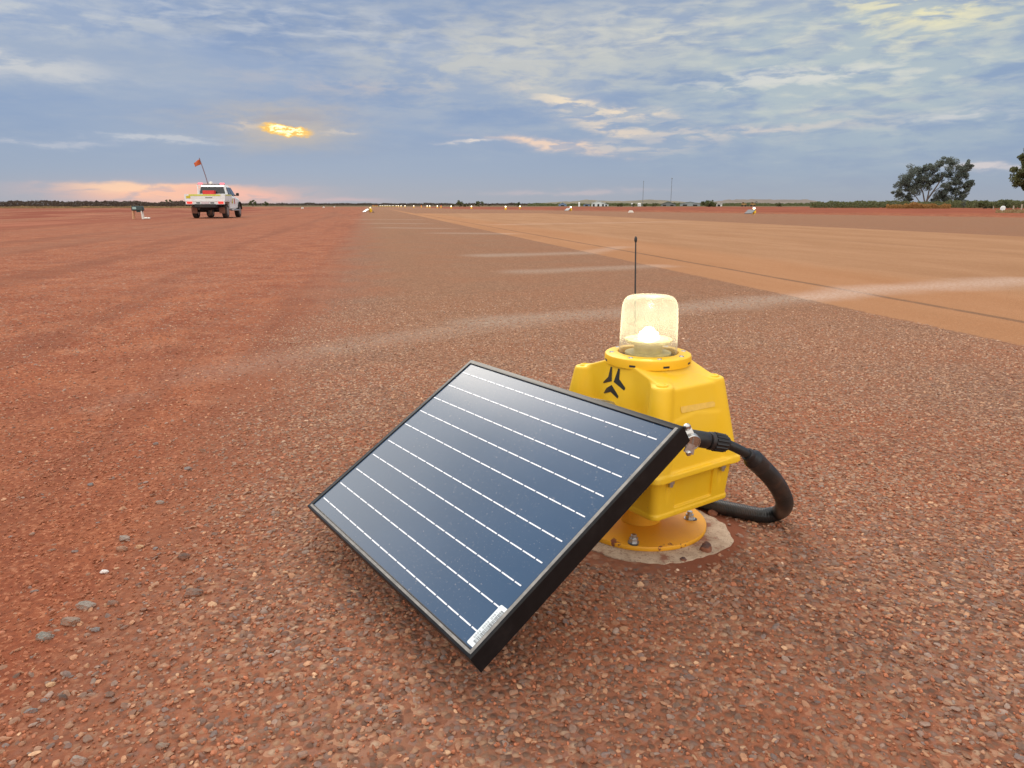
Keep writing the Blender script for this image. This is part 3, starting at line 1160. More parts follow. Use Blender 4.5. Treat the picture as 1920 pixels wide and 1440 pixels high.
def box_fn(x, y, z):
    ax_, ay_ = np.abs(x), np.abs(y)
    k = (.178 - z)
    s = rb2(x, y, .155 - .06 * k, .122 - .09 * k, .016)
    # shallow panels between the corner columns
    pan = smax(np.maximum(.1490 - .05 * k - ax_, ay_ - .056 - .03 * k), .108 - z, .003)
    s = smax(s, -pan, .002)
    pan2 = smax(np.maximum(.115 - .07 * k - ay_, ax_ - .085 - .04 * k), .108 - z, .003)
    s = smax(s, -pan2, .002)
    # pockets for the cover bolts
    for px_, py_ in ((.158, .080),):
        s = smax(s, -smax(np.hypot(ax_ - px_ - .10 * np.clip(k - .02, 0, 1), ay_ - py_) - .0095, .115 - z, .003), .002)
    for px_, py_ in ((.105, .126),):
        s = smax(s, -smax(np.hypot(ax_ - px_, ay_ - py_ - .10 * np.clip(k - .02, 0, 1)) - .0095, .115 - z, .003), .002)
    s = smax(s, z - .1768, .001)
    rim = smax(rb2(x, y, .153, .1165, .016), np.abs(z - .0955) - .005, .002)
    s = smin(s, rim, .003)
    s = smax(s, .0885 - z, .002)
    return s


# ------------------------------------------------------------------ the beacon
BX, BY = 0.298, 1.5406
BROT = R(-55)
cB, sB = math.cos(BROT), math.sin(BROT)


def to_local(p):
    x, y = p[0] - BX, p[1] - BY
    return np.array([x * cB + y * sB, -x * sB + y * cB, p[2]])


def vlocal(d):
    return np.array([d[0] * cB + d[1] * sB, -d[0] * sB + d[1] * cB, d[2]])


beacon = empty('runway_beacon', (BX, BY, 0), BROT)
tag(beacon, 'large yellow solar runway beacon in the foreground with lit clear lens and tilted panel', 'runway light', 'solar runway lights')

# base plate, neck, nuts
b = MB()
b.lathe([(.1485, .004), (.1495, .0055), (.1495, .0125), (.1485, .014)], 96)
b.build('base_plate', M['plate'], beacon, 35)
b = MB()
b.lathe([(.0475, .0145), (.0475, .088)], 64)
neck = b.build('neck', M['plate'], beacon, 35)
b = MB()
_q = Vector((.6, -.75, 0)).normalized()
rq = np.array(_q.to_track_quat('Z', 'Y').to_matrix())
b.lathe([(.0035, 0), (.0035, .002), (.0022, .003)], 14, np.array([.6, -.75, 0]) / .96 * .0473 + np.array([0, 0, .050]), rq)
b.build('screw', M['galv'], neck, 35)
for (px, py) in ((1188, 1012), (1293, 968), None, None)[:2]:
    p = to_local(at_z(px, py, .02))
    b = MB()
    b.lathe([(.0125, 0), (.0125, .0015)], 24, (p[0], p[1], .0142))
    b.lathe([(.0105, 0), (.0105, .001), (.0098, .0025), (.0098, .009), (.0088, .010)], 6, (p[0], p[1], .0157))
    b.lathe([(.0062, 0), (.0062, .006), (.0052, .007)], 16, (p[0], p[1], .0257))
    b.build('hex_bolt', M['galv'], beacon, 40)
    b = MB()
    a0 = math.atan2(p[1], p[0])
    c0 = np.array([p[0], p[1], .01435]) + np.array([math.cos(a0), math.sin(a0), 0]) * .006
    b.lathe([(.0125, 0), (.0125, .0004)], 24, c0, sc=(1.0, .8))
    b.build('bolt_slot', M['ink'], beacon)

# housing box and hood
V_, F_ = surface_net(box_fn, (-.164, -.132, .084), (.164, .132, .181), .0017)
box_o = raw_mesh('battery_box', V_, F_, M['yellow'], beacon, smooth=True)
V_, F_ = surface_net(hood_fn, (-.178, -.144, .172), (.178, .144, .394), .0020)
hood_o = raw_mesh('hood', V_, F_, M['yellow'], beacon, smooth=True)
hood_bvh = BVHTree.FromPolygons([tuple(q) for q in V_], [tuple(int(k) for k in q) for q in F_])
for sx in (-1, 1):
    for sy in (-1, 1):
        b = MB()
        b.lathe([(.0125, .3645), (.0125, .3672), (.0112, .3685), (.0075, .3685), (.0070, .3668), (.001, .3668)], 28, (sx * .118, sy * .077, 0))
        b.build('lug_cap', M['yellow'], hood_o, 35)
        b = MB()
        b.lathe([(.0055, .163), (.0055, .170)], 6, (sx * .1585, sy * .080, 0))
        b.lathe([(.0075, .170), (.0075, .1765)], 14, (sx * .1585, sy * .080, 0))
        b.build('cover_bolt', M['galv'], box_o, 40)

# clamp ring below the lens
b = MB()
b.lathe([(.0915, .3850), (.0935, .3862), (.0938, .4000), (.0925, .4045), (.0895, .4065), (.066, .4085), (.0650, .4050), (.0650, .398)], 96, caps=False)
ring = b.build('clamp_ring', M['yellow_ring'], beacon, 30)
for px in (1194, 1266, 1284, 1147, 1160, 1275):
    pass
for ang in np.radians([-72 + BROT * 0, -28, 16, 60, 104, 148, 192, 236]):
    c = (math.cos(ang) * .0795, math.sin(ang) * .0795, .4068)
    b = MB()
    b.lathe([(.0056, 0), (.0056, .0008), (.0050, .0016), (.0026, .0016), (.0024, .0008), (.0003, .0008)], 20, c)
    b.build('screw', M['steel'], ring, 40)
    b = MB()
    a2 = ang + .12
    dr = np.array([math.cos(a2), math.sin(a2), 0])
    tg = np.array([-math.sin(a2), math.cos(a2), 0])
    b.box(dr * .0937 + np.array([0, 0, .3925]), (.0135, .0008, .0042), np.stack([tg, dr, np.array([0, 0, 1.])], 1))
    b.build('slot', M['ink'], ring)

# lens
prof = [(.0632, .402), (.0630, .410), (.0618, .45), (.0606, .49), (.0596, .505), (.0578, .5145), (.0545, .522), (.0490, .5275), (.0420, .5300), (.034, .5312), (.033, .5303), (.001, .5303)]
b = MB()
b.lathe(prof, 96, caps=False)
lens = b.build('lens', M['lens'], beacon, 60)
b = MB()
b.lathe([(.050, .404), (.050, .4075), (.031, .4085), (.031, .4265), (.047, .4285), (.050, .4315), (.050, .4335), (.0515, .4345), (.0515, .4368), (.046, .4385), (.030, .4395)], 64)
tray = b.build('led_tray', M['led_tray'], lens, 35)
b = MB()
for k in range(9):
    a = 2 * math.pi * k / 9
    b.cyl((.0175 * math.cos(a), .0175 * math.sin(a), .4397), (.0165 * math.cos(a), .0165 * math.sin(a), .4505), .0052, 12, r2=.0040)
b.lathe([(.0145, .4400), (.0140, .454), (.0085, .4605), (.001, .4625)], 20)
b.build('led_cluster', M['led'], lens, 40)
pl = bpy.data.lights.new('lamp_light', 'POINT')
pl.energy = .42
pl.color = (1, .88, .55)
pl.shadow_soft_size = .008
plo = bpy.data.objects.new('lamp_light', pl)
plo.location = (0, 0, .486)
plo.parent = beacon
col.objects.link(plo)

# whip antenna behind the lens
pb = to_local(at_d(1190.5, 600, 1.700))
pt = to_local(at_d(1192, 451, 1.690))
b = MB()
b.tube([np.array([pb[0], pb[1], .36]), pb, pb * .5 + pt * .5, pt], [.0022, .0022, .0019, .0016], 8)
dirv = (pt - pb) / np.linalg.norm(pt - pb)
b.tube([pt - dirv * .004, pt, pt + dirv * .006, pt + dirv * .010], [.0022, .0036, .0033, .001], 10)
b.lathe([(.008, .355), (.007, .372), (.004, .380)], 16, (pb[0], pb[1], 0))
b.build('antenna', M['black_plastic'], beacon, 40)


# ---- decals laid on the moulded hood
def on_hood(px, py, off=.0006):
    o = to_local(CAMP)
    d = vlocal(ray(px, py))
    hit = hood_bvh.ray_cast(Vector(o), Vector(d).normalized())
    if hit[0] is None:
        return None
    return np.array(hit[0]) + np.array(hit[1]) * off * (1 if np.array(hit[1]) @ d < 0 else -1)


def decal(polys, name, mat, parent, step=1.0, off=.0007):
    """polygon(s) in photo pixels wrapped on the hood as a thin sheet"""
    from mathutils.geometry import tessellate_polygon
    bm_ = MB()
    for poly in polys:
        tris = [[np.array(poly[k], float) for k in t_] for t_ in tessellate_polygon([[Vector((p_[0], p_[1], 0)) for p_ in poly]])]
        for _ in range(4):
            nt = []
            for a, b_, c in tris:
                if max(np.linalg.norm(a - b_), np.linalg.norm(b_ - c), np.linalg.norm(c - a)) < step * 1.6:
                    nt.append([a, b_, c])
                    continue
                ab, bc, ca = (a + b_) / 2, (b_ + c) / 2, (c + a) / 2
                nt += [[a, ab, ca], [b_, bc, ab], [c, ca, bc], [ab, bc, ca]]
            tris = nt
        for t_ in tris:
            q = [on_hood(p_[0], p_[1], off) for p_ in t_]
            if all(k is not None for k in q):
                bm_.add(q, [(0, 1, 2)])
    return bm_.build(name, mat, parent)


def cz(p): return [(1040 + a / 5.333, 650 + b_ / 5.333) for a, b_ in p]


logo = [cz([(562, 200), (577, 203), (572, 345), (488, 366), (490, 350), (538, 302)]),
        cz([(638, 218), (655, 222), (648, 325), (708, 412), (700, 436), (690, 436), (592, 352)]),
        cz([(573, 383), (640, 494), (634, 517), (624, 514), (560, 452), (496, 468), (494, 458), (522, 412)])]
decal(logo, 'emblem', M['logo'], hood_o, .55)
decal([cz([(1258, 600), (1580, 545), (1600, 560), (1598, 596), (1270, 664), (1258, 640)])], 'faded_label', M['yellow_label'], hood_o, 1.2, .0011)
# raised but worn line of lettering on the flange stays a row of tiny marks
# (beyond reading in the photo)

# ------------------------------------------------------------------ solar panel
TH = .036
_TL, _TR, _BR, _BL = [CAMP + 1.2 * s * ray(*p) for s, p in zip((1.4448, 1, .8557, 1.3005), ((883, 673.6), (1281, 798), (880, 1236), (575, 948)))]
PW, PH = np.linalg.norm(_TR - _TL), np.linalg.norm(_BL - _TL)
wv_ = (_TR - _TL) / PW
gv_ = _BL - _TL
gv_ = gv_ - wv_ * (gv_ @ wv_)
gv_ /= np.linalg.norm(gv_)
nv_ = np.cross(gv_, wv_)
if nv_[2] < 0: nv_ = -nv_
wl, gl_, nl, ol = vlocal(wv_), vlocal(gv_), vlocal(nv_), to_local(_TL)


def pp(a, g, n=0.0):
    return ol + wl * a + gl_ * g + nl * n


def slab(bm_, a0, a1, g0, g1, n0, n1, mi=0):
    q = [pp(a0, g0, n0), pp(a1, g0, n0), pp(a1, g1, n0), pp(a0, g1, n0), pp(a0, g0, n1), pp(a1, g0, n1), pp(a1, g1, n1), pp(a0, g1, n1)]
    bm_.add(q, [(3, 2, 1, 0), (4, 5, 6, 7), (0, 1, 5, 4), (1, 2, 6, 5), (2, 3, 7, 6), (3, 0, 4, 7)], mi)


FWD = .0125
b = MB()
# frame cross section, swept round the rectangle with mitred corners
sec = [(0, -TH), (0, -.0022), (.0010, -.0007), (.0026, 0), (FWD - .0012, 0), (FWD, -.0012), (FWD, -.006), (.0035, -.007), (.0035, -TH)]
ns = len(sec)
vv = []
for (ca, cg, da, dg) in ((0, 0, 1, 1), (PW, 0, -1, 1), (PW, PH, -1, -1), (0, PH, 1, -1)):
    for (s_, n_) in sec:
        vv.append(pp(ca + da * s_, cg + dg * s_, n_))
ff = []
for k in range(4):
    k2 = (k + 1) % 4
    for i in range(ns):
        j = (i + 1) % ns
        ff.append((k * ns + i, k * ns + j, k2 * ns + j, k2 * ns + i))
b.add(vv, ff)
for k, lo_, hi_2 in ((1, .0045, FWD - .0018), (2, .0055, FWD - .0025)):  # pale strips painting the highlight along the right and bottom lips
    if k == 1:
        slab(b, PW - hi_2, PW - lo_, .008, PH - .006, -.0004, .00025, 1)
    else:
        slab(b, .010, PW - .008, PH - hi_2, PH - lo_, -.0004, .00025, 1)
slab(b, .004, PW - .004, .004, PH - .004, -.014, -.0085)
panel = b.build('solar_panel', [M['black_frame'], M['lip_highlight']], beacon, 30)
b = MB()
slab(b, FWD - .004, PW - FWD + .004, FWD - .004, PH - FWD + .004, -.0065, -.0025)
glass = b.build('panel_glass', M['glass_pv'], panel)
for g0, a0 in zip((.0425, .089, .135, .181, .2277, .2825, .329, .377, .4225, .470), (.018, .0175, .0155, .0185, .017, .0225, .0235, .0225, .021, .021)):
    b = MB()
    a = a0
    per = .0357
    while a < .645:
        e = min(a + per - .0034, .6455)
        if e - a > .002:
            slab(b, a, e, g0 - .00115, g0 + .00115, -.0023, -.0019)
        a += per
    b.build('busbar', M['white_ink'], panel)
b = MB()
# rounded sticker
sa0, sa1, sg0, sg1, rr_ = .6425, .6640, .4175, .4915, .0025
ring_pts = []
for (ca, cg, t0) in ((sa1 - rr_, sg0 + rr_, -90), (sa1 - rr_, sg1 - rr_, 0), (sa0 + rr_, sg1 - rr_, 90), (sa0 + rr_, sg0 + rr_, 180)):
    for k in range(5):
        tt = R(t0 + 22.5 * k)
        ring_pts.append((ca + rr_ * math.cos(tt), cg + rr_ * math.sin(tt)))
n_ = len(ring_pts)
sv = [pp(a, g, -.0017) for a, g in ring_pts] + [pp(a, g, -.0012 + (.0018 if False else 0)) for a, g in ring_pts]
sf = [tuple(range(n_)), tuple(range(2 * n_ - 1, n_ - 1, -1))] + [((i + 1) % n_, i, i + n_, (i + 1) % n_ + n_) for i in range(n_)]
b.add(sv, sf)
b.build('barcode_label', M['sticker'], panel)
b = MB()
gq = sg0 + .007
gr = np.random.default_rng(3)
while gq < sg1 - .008:
    wd = gr.choice([.00035, .0006, .0009])
    slab(b, .6515, .6600, gq, gq + wd, -.0011, -.00095)
    gq += wd + gr.choice([.0004, .0007, .0011])
# row of digits as small seven-segment-like strokes
seg = {'0': 'abcdef', '2': 'abged', '3': 'abgcd', '5': 'afgcd', '1': 'bc', '4': 'fgbc', '8': 'abcdefg', '7': 'abc', '9': 'abfgcd', '6': 'afedcg', ' ': ''}
gq = sg1 - .012
for chd in '0023 2503 0451':
    hgt, wid, th_ = .0034, .0018, .00035
    a0 = .6462
    L_ = {'a': (0, 0, wid, 0), 'b': (wid, 0, wid, .5), 'c': (wid, .5, wid, 1), 'd': (0, 1, wid, 1), 'e': (0, .5, 0, 1), 'f': (0, 0, 0, .5), 'g': (0, .5, wid, .5)}
    for sg in seg[chd]:
        x0, y0, x1, y1 = L_[sg]
        slab(b, a0 + min(y0, y1) * hgt - th_ / 2, a0 + max(y0, y1) * hgt + th_ / 2, gq - max(x0, x1) - th_ / 2, gq - min(x0, x1) + th_ / 2, -.0011, -.00098)
    gq -= .0036
b.build('barcode', M['ink'], panel)

# bracket that carries the panel
b = MB()
pc_ = pp(PW * .5, PH * .42, -.02)
pc2 = pp(PW * .5, PH * .12, -.02)
b.tube([(.0, -.085, .25), (.0, -.13, .25), pc_ * .6 + np.array([0, -.13, .25]) * .4, pc_], .012, 10)
b.tube([(.0, -.10, .30), (.0, -.15, .315), pc2], .010, 10)
slab(b, PW * .5 - .16, PW * .5 + .16, PH * .40, PH * .44, -.040, -.015)
b.build('mounting_bracket', M['galv'], beacon, 40)

# hinge clamp at the upper right corner
b = MB()


def wl_(px, py, zc): return to_local(at_d(px, py, zc))


hc = wl_(1299, 831, 1.235)
tow = to_local(CAMP) - hc
tow /= np.linalg.norm(tow)
nd = tow * .55 + np.array([.70, -.05, -.42])
nd /= np.linalg.norm(nd)
hq = np.array(Vector(nd).to_track_quat('Z', 'Y').to_matrix())
b.lathe([(.0150, -.010), (.0150, -.0005), (.0142, .0004), (.0128, .0004), (.0126, -.0006), (.0003, -.0006)], 40, hc, hq)
top_c = wl_(1289, 802, 1.235)
b.lathe([(.0068, -.004), (.0068, 0), (.0060, .0008), (.0045, .0020), (.002, .0030), (.0003, .0030)], 20, top_c, hq)
bot_c = wl_(1292, 851, 1.235)
b.lathe([(.0048, -.004), (.0048, 0), (.0035, .0016), (.0003, .0016)], 16, bot_c, hq)
# back plate joining the three
for a_, b2_ in ((top_c, hc), (hc, bot_c)):
    dd = (b2_ - a_)
    side = np.cross(dd / np.linalg.norm(dd), nd)
    q = []
    for e, p_ in ((.0075, a_), (.011, b2_)):
        for sgn in (-1, 1):
            for dep in (-.0045, -.0015):
                q.append(p_ + side * e * sgn + nd * dep)
    b.add(q, [(0, 1, 3, 2), (4, 6, 7, 5), (0, 4, 5, 1), (2, 3, 7, 6), (1, 5, 7, 3), (0, 2, 6, 4)])
hinge = b.build('hinge_clamp', M['steel'], beacon, 35)
b = MB()
upv = np.array([0, 0, 1.]) - nd * nd[2]
upv /= np.linalg.norm(upv)
sdv = np.cross(nd, upv)
for k in range(8):                             # raised lettering down the hinge cap
    cc_ = hc + upv * (.0085 - k * .0024) + nd * -.0003
    b.box(cc_ + sdv * -.0008, (.0004, .0017, .0008), np.stack([sdv, upv, nd], 1))
    b.box(cc_ + sdv * .0008, (.0004, .0017, .0008), np.stack([sdv, upv, nd], 1))
    if k % 2:
        b.box(cc_, (.002, .0004, .0008), np.stack([sdv, upv, nd], 1))
    else:
        b.box(cc_ + upv * .0007, (.002, .0004, .0008), np.stack([sdv, upv, nd], 1))
b.build('raised_letters', M['galv'], hinge)

# cable gland and hose
b = MB()
g0_, g1_ = wl_(1292, 820, 1.262), wl_(1364, 832, 1.285)
gd_ = (g1_ - g0_)
gL = np.linalg.norm(gd_)
gq_ = np.array(Vector(gd_).to_track_quat('Z', 'Y').to_matrix())
b.lathe([(.0135, 0), (.0150, gL * .05), (.0150, gL * .46), (.0140, gL * .48)], 32, g0_, gq_)
b.lathe([(.0138, gL * .50), (.0168, gL * .52), (.0168, gL * .60), (.0160, gL * .61)], 12, g0_, gq_)
for k in range(14):
    a = 2 * math.pi * k / 14
    dd = gq_ @ np.array([math.cos(a), math.sin(a), 0])
    b.cyl(g0_ + gd_ * .62 + dd * .0150, g0_ + gd_ * .92 + dd * .0140, .0026, 6)
b.lathe([(.0152, gL * .60), (.0150, gL * .90), (.0125, gL * .99), (.0080, gL * 1.0)], 28, g0_, gq_)
b.build('cable_gland', M['black_plastic'], beacon, 35)


def smooth_path(P, n=10):
    P = [np.array(p, float) for p in P]
    out = []
    for i in range(len(P) - 1):
        p0, p1, p2, p3 = P[max(i - 1, 0)], P[i], P[i + 1], P[min(i + 2, len(P) - 1)]
        for k in range(n):
            t = k / n
            out.append(.5 * ((2 * p1) + (-p0 + p2) * t + (2 * p0 - 5 * p1 + 4 * p2 - p3) * t * t + (-p0 + 3 * p1 - 3 * p2 + p3) * t ** 3))
    out.append(P[-1])
    return out


hz_ = .0185
path = [wl_(1362, 832, 1.285), wl_(1384, 842, 1.293), wl_(1403, 853, 1.305), wl_(1424, 872, 1.33), wl_(1447, 896, 1.37), wl_(1464, 922, 1.42), wl_(1471, 945, 1.48),
        to_local(at_z(1461, 960, .026)), to_local(at_z(1430, 966, hz_)), to_local(at_z(1385, 958, hz_)), to_local(at_z(1340, 948, hz_)), to_local(at_z(1300, 935, hz_)), to_local(at_z(1262, 925, hz_))]
sp = smooth_path(path, 12)
b = MB()
b.tube(sp[:26], .0088, 16)
hose = b.build('cable', M['rubber'], beacon, 60)
b = MB()
b.tube(sp[22:38], [.0112] + [.0125] * 4 + [.0150] * 2 + [.0180] * 8 + [.0176], 20)
b.build('heat_shrink_sleeve', M['black_plastic'], hose, 50)
b = MB()
pts_ = sp[34:]
fine_p = smooth_path(pts_, 5)
b.tube(fine_p, [.0170 + .0007 * (1 if (i // 2) % 2 else 0) for i in range(len(fine_p))], 20)
b.build('corrugated_hose', M['rubber'], hose, 60)

# ------------------------------------------------------------------ concrete pad round the base plate
def conc_mat():
    m, t, b = mat_base('pad_concrete')
    P = objc(t)
    n = t.noise(P, 30, 6, .65)
    c = t.mix(n.step(.3, .7), (.40, .29, .20), (.56, .43, .31))
    c = t.mix((t.noise(P, 170, 4, .7).step(.54, .62) * .7).clamp(), c, (.22, .13, .09))
    c = t.mix((t.noise(P, 11, 6, .7).step(.53, .63) * .85).clamp(), c, (.25, .09, .05))
    t.put(b.inputs['Base Color'], c)
    b.inputs['Roughness'].default_value = .9
    t.put(b.inputs['Normal'], t.bump(t.noise(P, 260, 4, .7), .5, .002))
    return m


M['conc'] = conc_mat()
b = MB()
N_ = 160
v0 = []
for ring_k, (rk, zk) in enumerate(((.02, .0035), (.150, .0038), (.0, .0032), (.0, -.003))):
    for i in range(N_):
        a = 2 * math.pi * i / N_
        rad = .176 + .022 * (vnoise(np.array([math.cos(a) * 2.2 + 5]), np.array([math.sin(a) * 2.2 + 5]), 31)[0] - .5) + .008 * (vnoise(np.array([math.cos(a) * 11 + 19]), np.array([math.sin(a) * 11 + 19]), 32)[0] - .5)
        r_ = rk if rk > 0 else (rad if ring_k == 2 else rad + .002)
        v0.append((r_ * math.cos(a) + (.015 if r_ > .16 else 0), r_ * math.sin(a) - (.0255 if r_ > .16 else 0), zk))
f0 = [tuple(range(N_ - 1, -1, -1))]
for k in range(3):
    for i in range(N_):
        j = (i + 1) % N_
        f0.append((k * N_ + i, k * N_ + j, k * N_ + N_ + j, k * N_ + N_ + i))
b.add(v0, f0)
pad = b.build('concrete_pad', M['conc'], None, 60)
pad.location = (BX, BY, 0)
tag(pad, 'rough pale concrete collar set in the seal under the yellow base plate', 'concrete pad')
for i, (px, py, sz, lab) in enumerate(((1324, 1034, 22, 'smooth dark brown lump standing on the rim of the concrete pad'), (1281, 1052, 12, 'small dark lump on the front edge of the concrete pad'),
                                       (1336, 966, 20, 'dusty red lump beside the base plate under the hose'), (1316, 944, 16, 'dark red clod behind the base plate next to the hose'))):
    p = at_z(px, py, 0)
    s = sz * 1.55 / FPX
    v, f = ico(3)
    nn = vnoise(v[:, 0] * 2 + 9, v[:, 1] * 2 + v[:, 2] * 2 + 9, i)[:, None]
    v = v * (1 + (nn - .5) * .3) * np.array([.5, .5, .62 if i == 0 else .4]) * s
    o = raw_mesh('stone', v, f, M['chips'], colors=np.repeat(np.array([[(.09, .055, .05), (.09, .055, .05), (.17, .07, .045), (.14, .06, .04)][i]]), len(v), 0), smooth=True)
    o.location = (p[0], p[1], s * .22)
    tag(o, lab, 'stone')

# ------------------------------------------------------------------ second, distant beacon of the same kind
b2 = copy_tree(beacon)
x2, y2 = uv2xy(69.2, .30)
b2.location = (x2, y2, 0)
b2['label'] = 'second yellow beacon with bright panel, far down the left edge of the seal'

# small far runway lights
def far_light(lens_mat_, with_panel=False):
    e = empty('runway_light', (0, 0, 0), BROT)
    q = MB()
    q.lathe([(.15, .0), (.15, .012), (.05, .013), (.05, .09)], 16)
    q.rbox((0, 0, .20), (.30, .22, .22), .02, taper=(.85, .85))
    q.lathe([(.09, .31), (.09, .405)], 16)
    q.build('housing', M['yellow'], e, 30)
    q = MB()
    q.lathe([(.075, .405), (.075, .50), (.055, .53)], 16)
    q.build('lens', lens_mat_, e, 30)
    if with_panel:
        q = MB()
        slab(q, 0, PW, 0, PH, -TH, 0)
        q.build('solar_panel', M['glass_far'], e)
    return e


M['glass_far'] = simple('far_panel_glass', (.05, .06, .08), .45)
fl0 = far_light(M['far_lens'])
fl_p = far_light(M['far_lens'], True)
fl_red = far_light(M['red_lens'])
FL = [(1413, 402, 0), (1070, 396, 0), (948, 394, 0), (884, 392, 0), (846, 391.3, 0), (820, 390.6, 0), (801, 390, 0), (776, 389.7, 0), (759.5, 389.2, 0),
      (752, 388.9, 0), (747, 388.7, 0), (743, 388.5, 0), (737, 388.3, 0), (731, 388.1, 0), (726, 388.0, 0), (722, 387.9, 0), (717, 387.8, 0), (713, 387.7, 0),
      (707, 387.6, 1), (703.5, 387.6, 1), (699.5, 387.6, 1), (975, 391.5, 0), (827, 390.2, 1), (790, 389.5, 1), (806, 390.0, 0)]
ordn = ['nearest on the far edge, right of the masts', 'left of the white shed', 'below the small dark bush', 'right of the second dark tree', 'left of the first dark tree',
        'sixth from the right on the far edge', 'seventh from the right on the far edge', 'eighth from the right', 'ninth from the right', 'tenth from the right']
for i, (px, py, red) in enumerate(FL):
    o = copy_tree(fl_red if red else (fl_p if i < 2 else fl0))
    p = at_z(px, py, 0)
    o.location = (p[0], p[1], 0)
    if i < 5:
        lab = 'small lit white runway light far off, ' + ordn[i]
        o['label'] = lab; o['category'] = 'runway light'; o['group'] = 'far white runway lights that stand apart'
    elif red:
        tag(o, 'tiny red runway light in the far row near the end of the strip', 'runway light', 'far red runway lights')
    else:
        tag(o, 'tiny white runway light in the far row of lights along the strip', 'runway light', 'far row of white runway lights')
for root in (fl0, fl_red, fl_p):
    for ch in list(root.children):
        bpy.data.objects.remove(ch)
    bpy.data.objects.remove(root)

# low white marker boards
M['white_paint'] = simple('white_paint', (.78, .76, .70), .5, 0, .06, 3)
M['off_white'] = simple('off_white_metal', (.70, .71, .70), .45, 0, .08, 1.5)


def marker(px, py, w_, h_, label, grp='white marker boards'):
    p = at_z(px, py, 0)
    q = MB()
    q.prism([(-w_ / 2, 0), (w_ / 2, 0), (w_ / 2 - .08, h_), (-w_ / 2 + .08, h_)], -h_ * .7, h_ * .7)
    q.prism([(-w_ / 2 + .1, h_), (w_ / 2 - .1, h_), (w_ / 2 - .14, h_ + .03), (-w_ / 2 + .14, h_ + .03)], -.04, .04)
    o = q.build('marker_board', M['white_paint'])
    o.location = (p[0], p[1], 0)
    tag(o, label, 'marker', grp)


marker(1183, 398.5, .50, .16, 'white gable marker on the far edge, straight behind the antenna')
marker(567, 391, .50, .22, 'white gable marker right of the ute, the nearest of three')
marker(607, 389.3, .50, .22, 'white gable marker between the other two left of the second beacon')
marker(627, 388.5, .45, .22, 'furthest and smallest white gable marker left of the second beacon')

# ------------------------------------------------------------------ ute
M['ute_white'] = simple('ute_white_paint', (.80, .83, .82), .32, 0, .06, 1.2, dust=.16, dscale=2.0)
M['tray_alloy'] = simple('tray_alloy', (.78, .82, .82), .38, .1, .05, 2, dust=.08, dscale=3)
M['car_glass'] = simple('car_glass', (.02, .024, .028), .08, 0, .1)
M['tyre'] = simple('tyre_rubber', (.03, .027, .025), .8, 0, .2, 8, dust=.5, dscale=4)
M['rim'] = simple('wheel_rim', (.30, .28, .27), .4, .7, .1, 6, dust=.4)
M['chassis'] = simple('chassis_black', (.018, .018, .018), .6, dust=.2, dscale=3)
M['mudflap'] = simple('dusty_mudflap', (.20, .085, .055), .8, 0, .2, 6)
M['hivis'] = simple('hi_vis_tape', (.62, .66, .10), .45)
M['red_box'] = simple('red_toolbox', (.60, .03, .025), .4)
M['plate_w'] = simple('number_plate', (.62, .52, .55), .5)
M['orange_flag'] = simple('orange_flag', (.55, .12, .04), .8)
M['sign_yellow'] = simple('warning_sticker', (.60, .50, .03), .5)

M['pole_grey'] = simple('pole_grey', (.20, .14, .16), .6)
up = at_z(388, 409.5, 0)
ute = empty('ute', (up[0], up[1], 0), R(9.5))
tag(ute, 'white tray-back ute with red lights and orange flag driving away on the left', 'ute')


def loft(sections, name, mats, parent, smooth=30):
    """sections: list of (y, [(x,z)...]) closed loops with equal counts"""
    q = MB()
    n = len(sections[0][1])
    vs, fs = [], []
    for y, L in sections:
        vs += [(x, y, z) for x, z in L]
    for k in range(len(sections) - 1):
        for i in range(n):
            j = (i + 1) % n
            fs.append((k * n + i, k * n + j, k * n + n + j, k * n + n + i))
    fs.append(tuple(range(n - 1, -1, -1)))
    fs.append(tuple((len(sections) - 1) * n + i for i in range(n)))
    q.add(vs, fs)
    return q.build(name, mats, parent, smooth)


def sec_body(y, hw, z0, z1, c=.07):
    return (y, [(-hw + c, z0), (hw - c, z0), (hw, z0 + c), (hw, z1 - c * 1.4), (hw - c, z1), (-hw + c, z1), (-hw, z1 - c * 1.4), (-hw, z0 + c)])


# cab, doors, bonnet
body = loft([sec_body(1.86, .86, .50, 1.20), sec_body(1.95, .90, .46, 1.22), sec_body(3.0, .92, .46, 1.20), sec_body(3.9, .92, .50, 1.14),
             sec_body(4.6, .90, .52, 1.08), sec_body(4.95, .82, .50, .98), sec_body(5.08, .70, .50, .88)], 'body', M['ute_white'], ute)


def sec_gh(y, hb, hr, z0, z1):
    c = .05
    return (y, [(-hb, z0), (hb, z0), (hb - .01, z0 + .02), (hr, z1 - c), (hr - c, z1), (-hr + c, z1), (-hr, z1 - c), (-hb + .01, z0 + .02)])


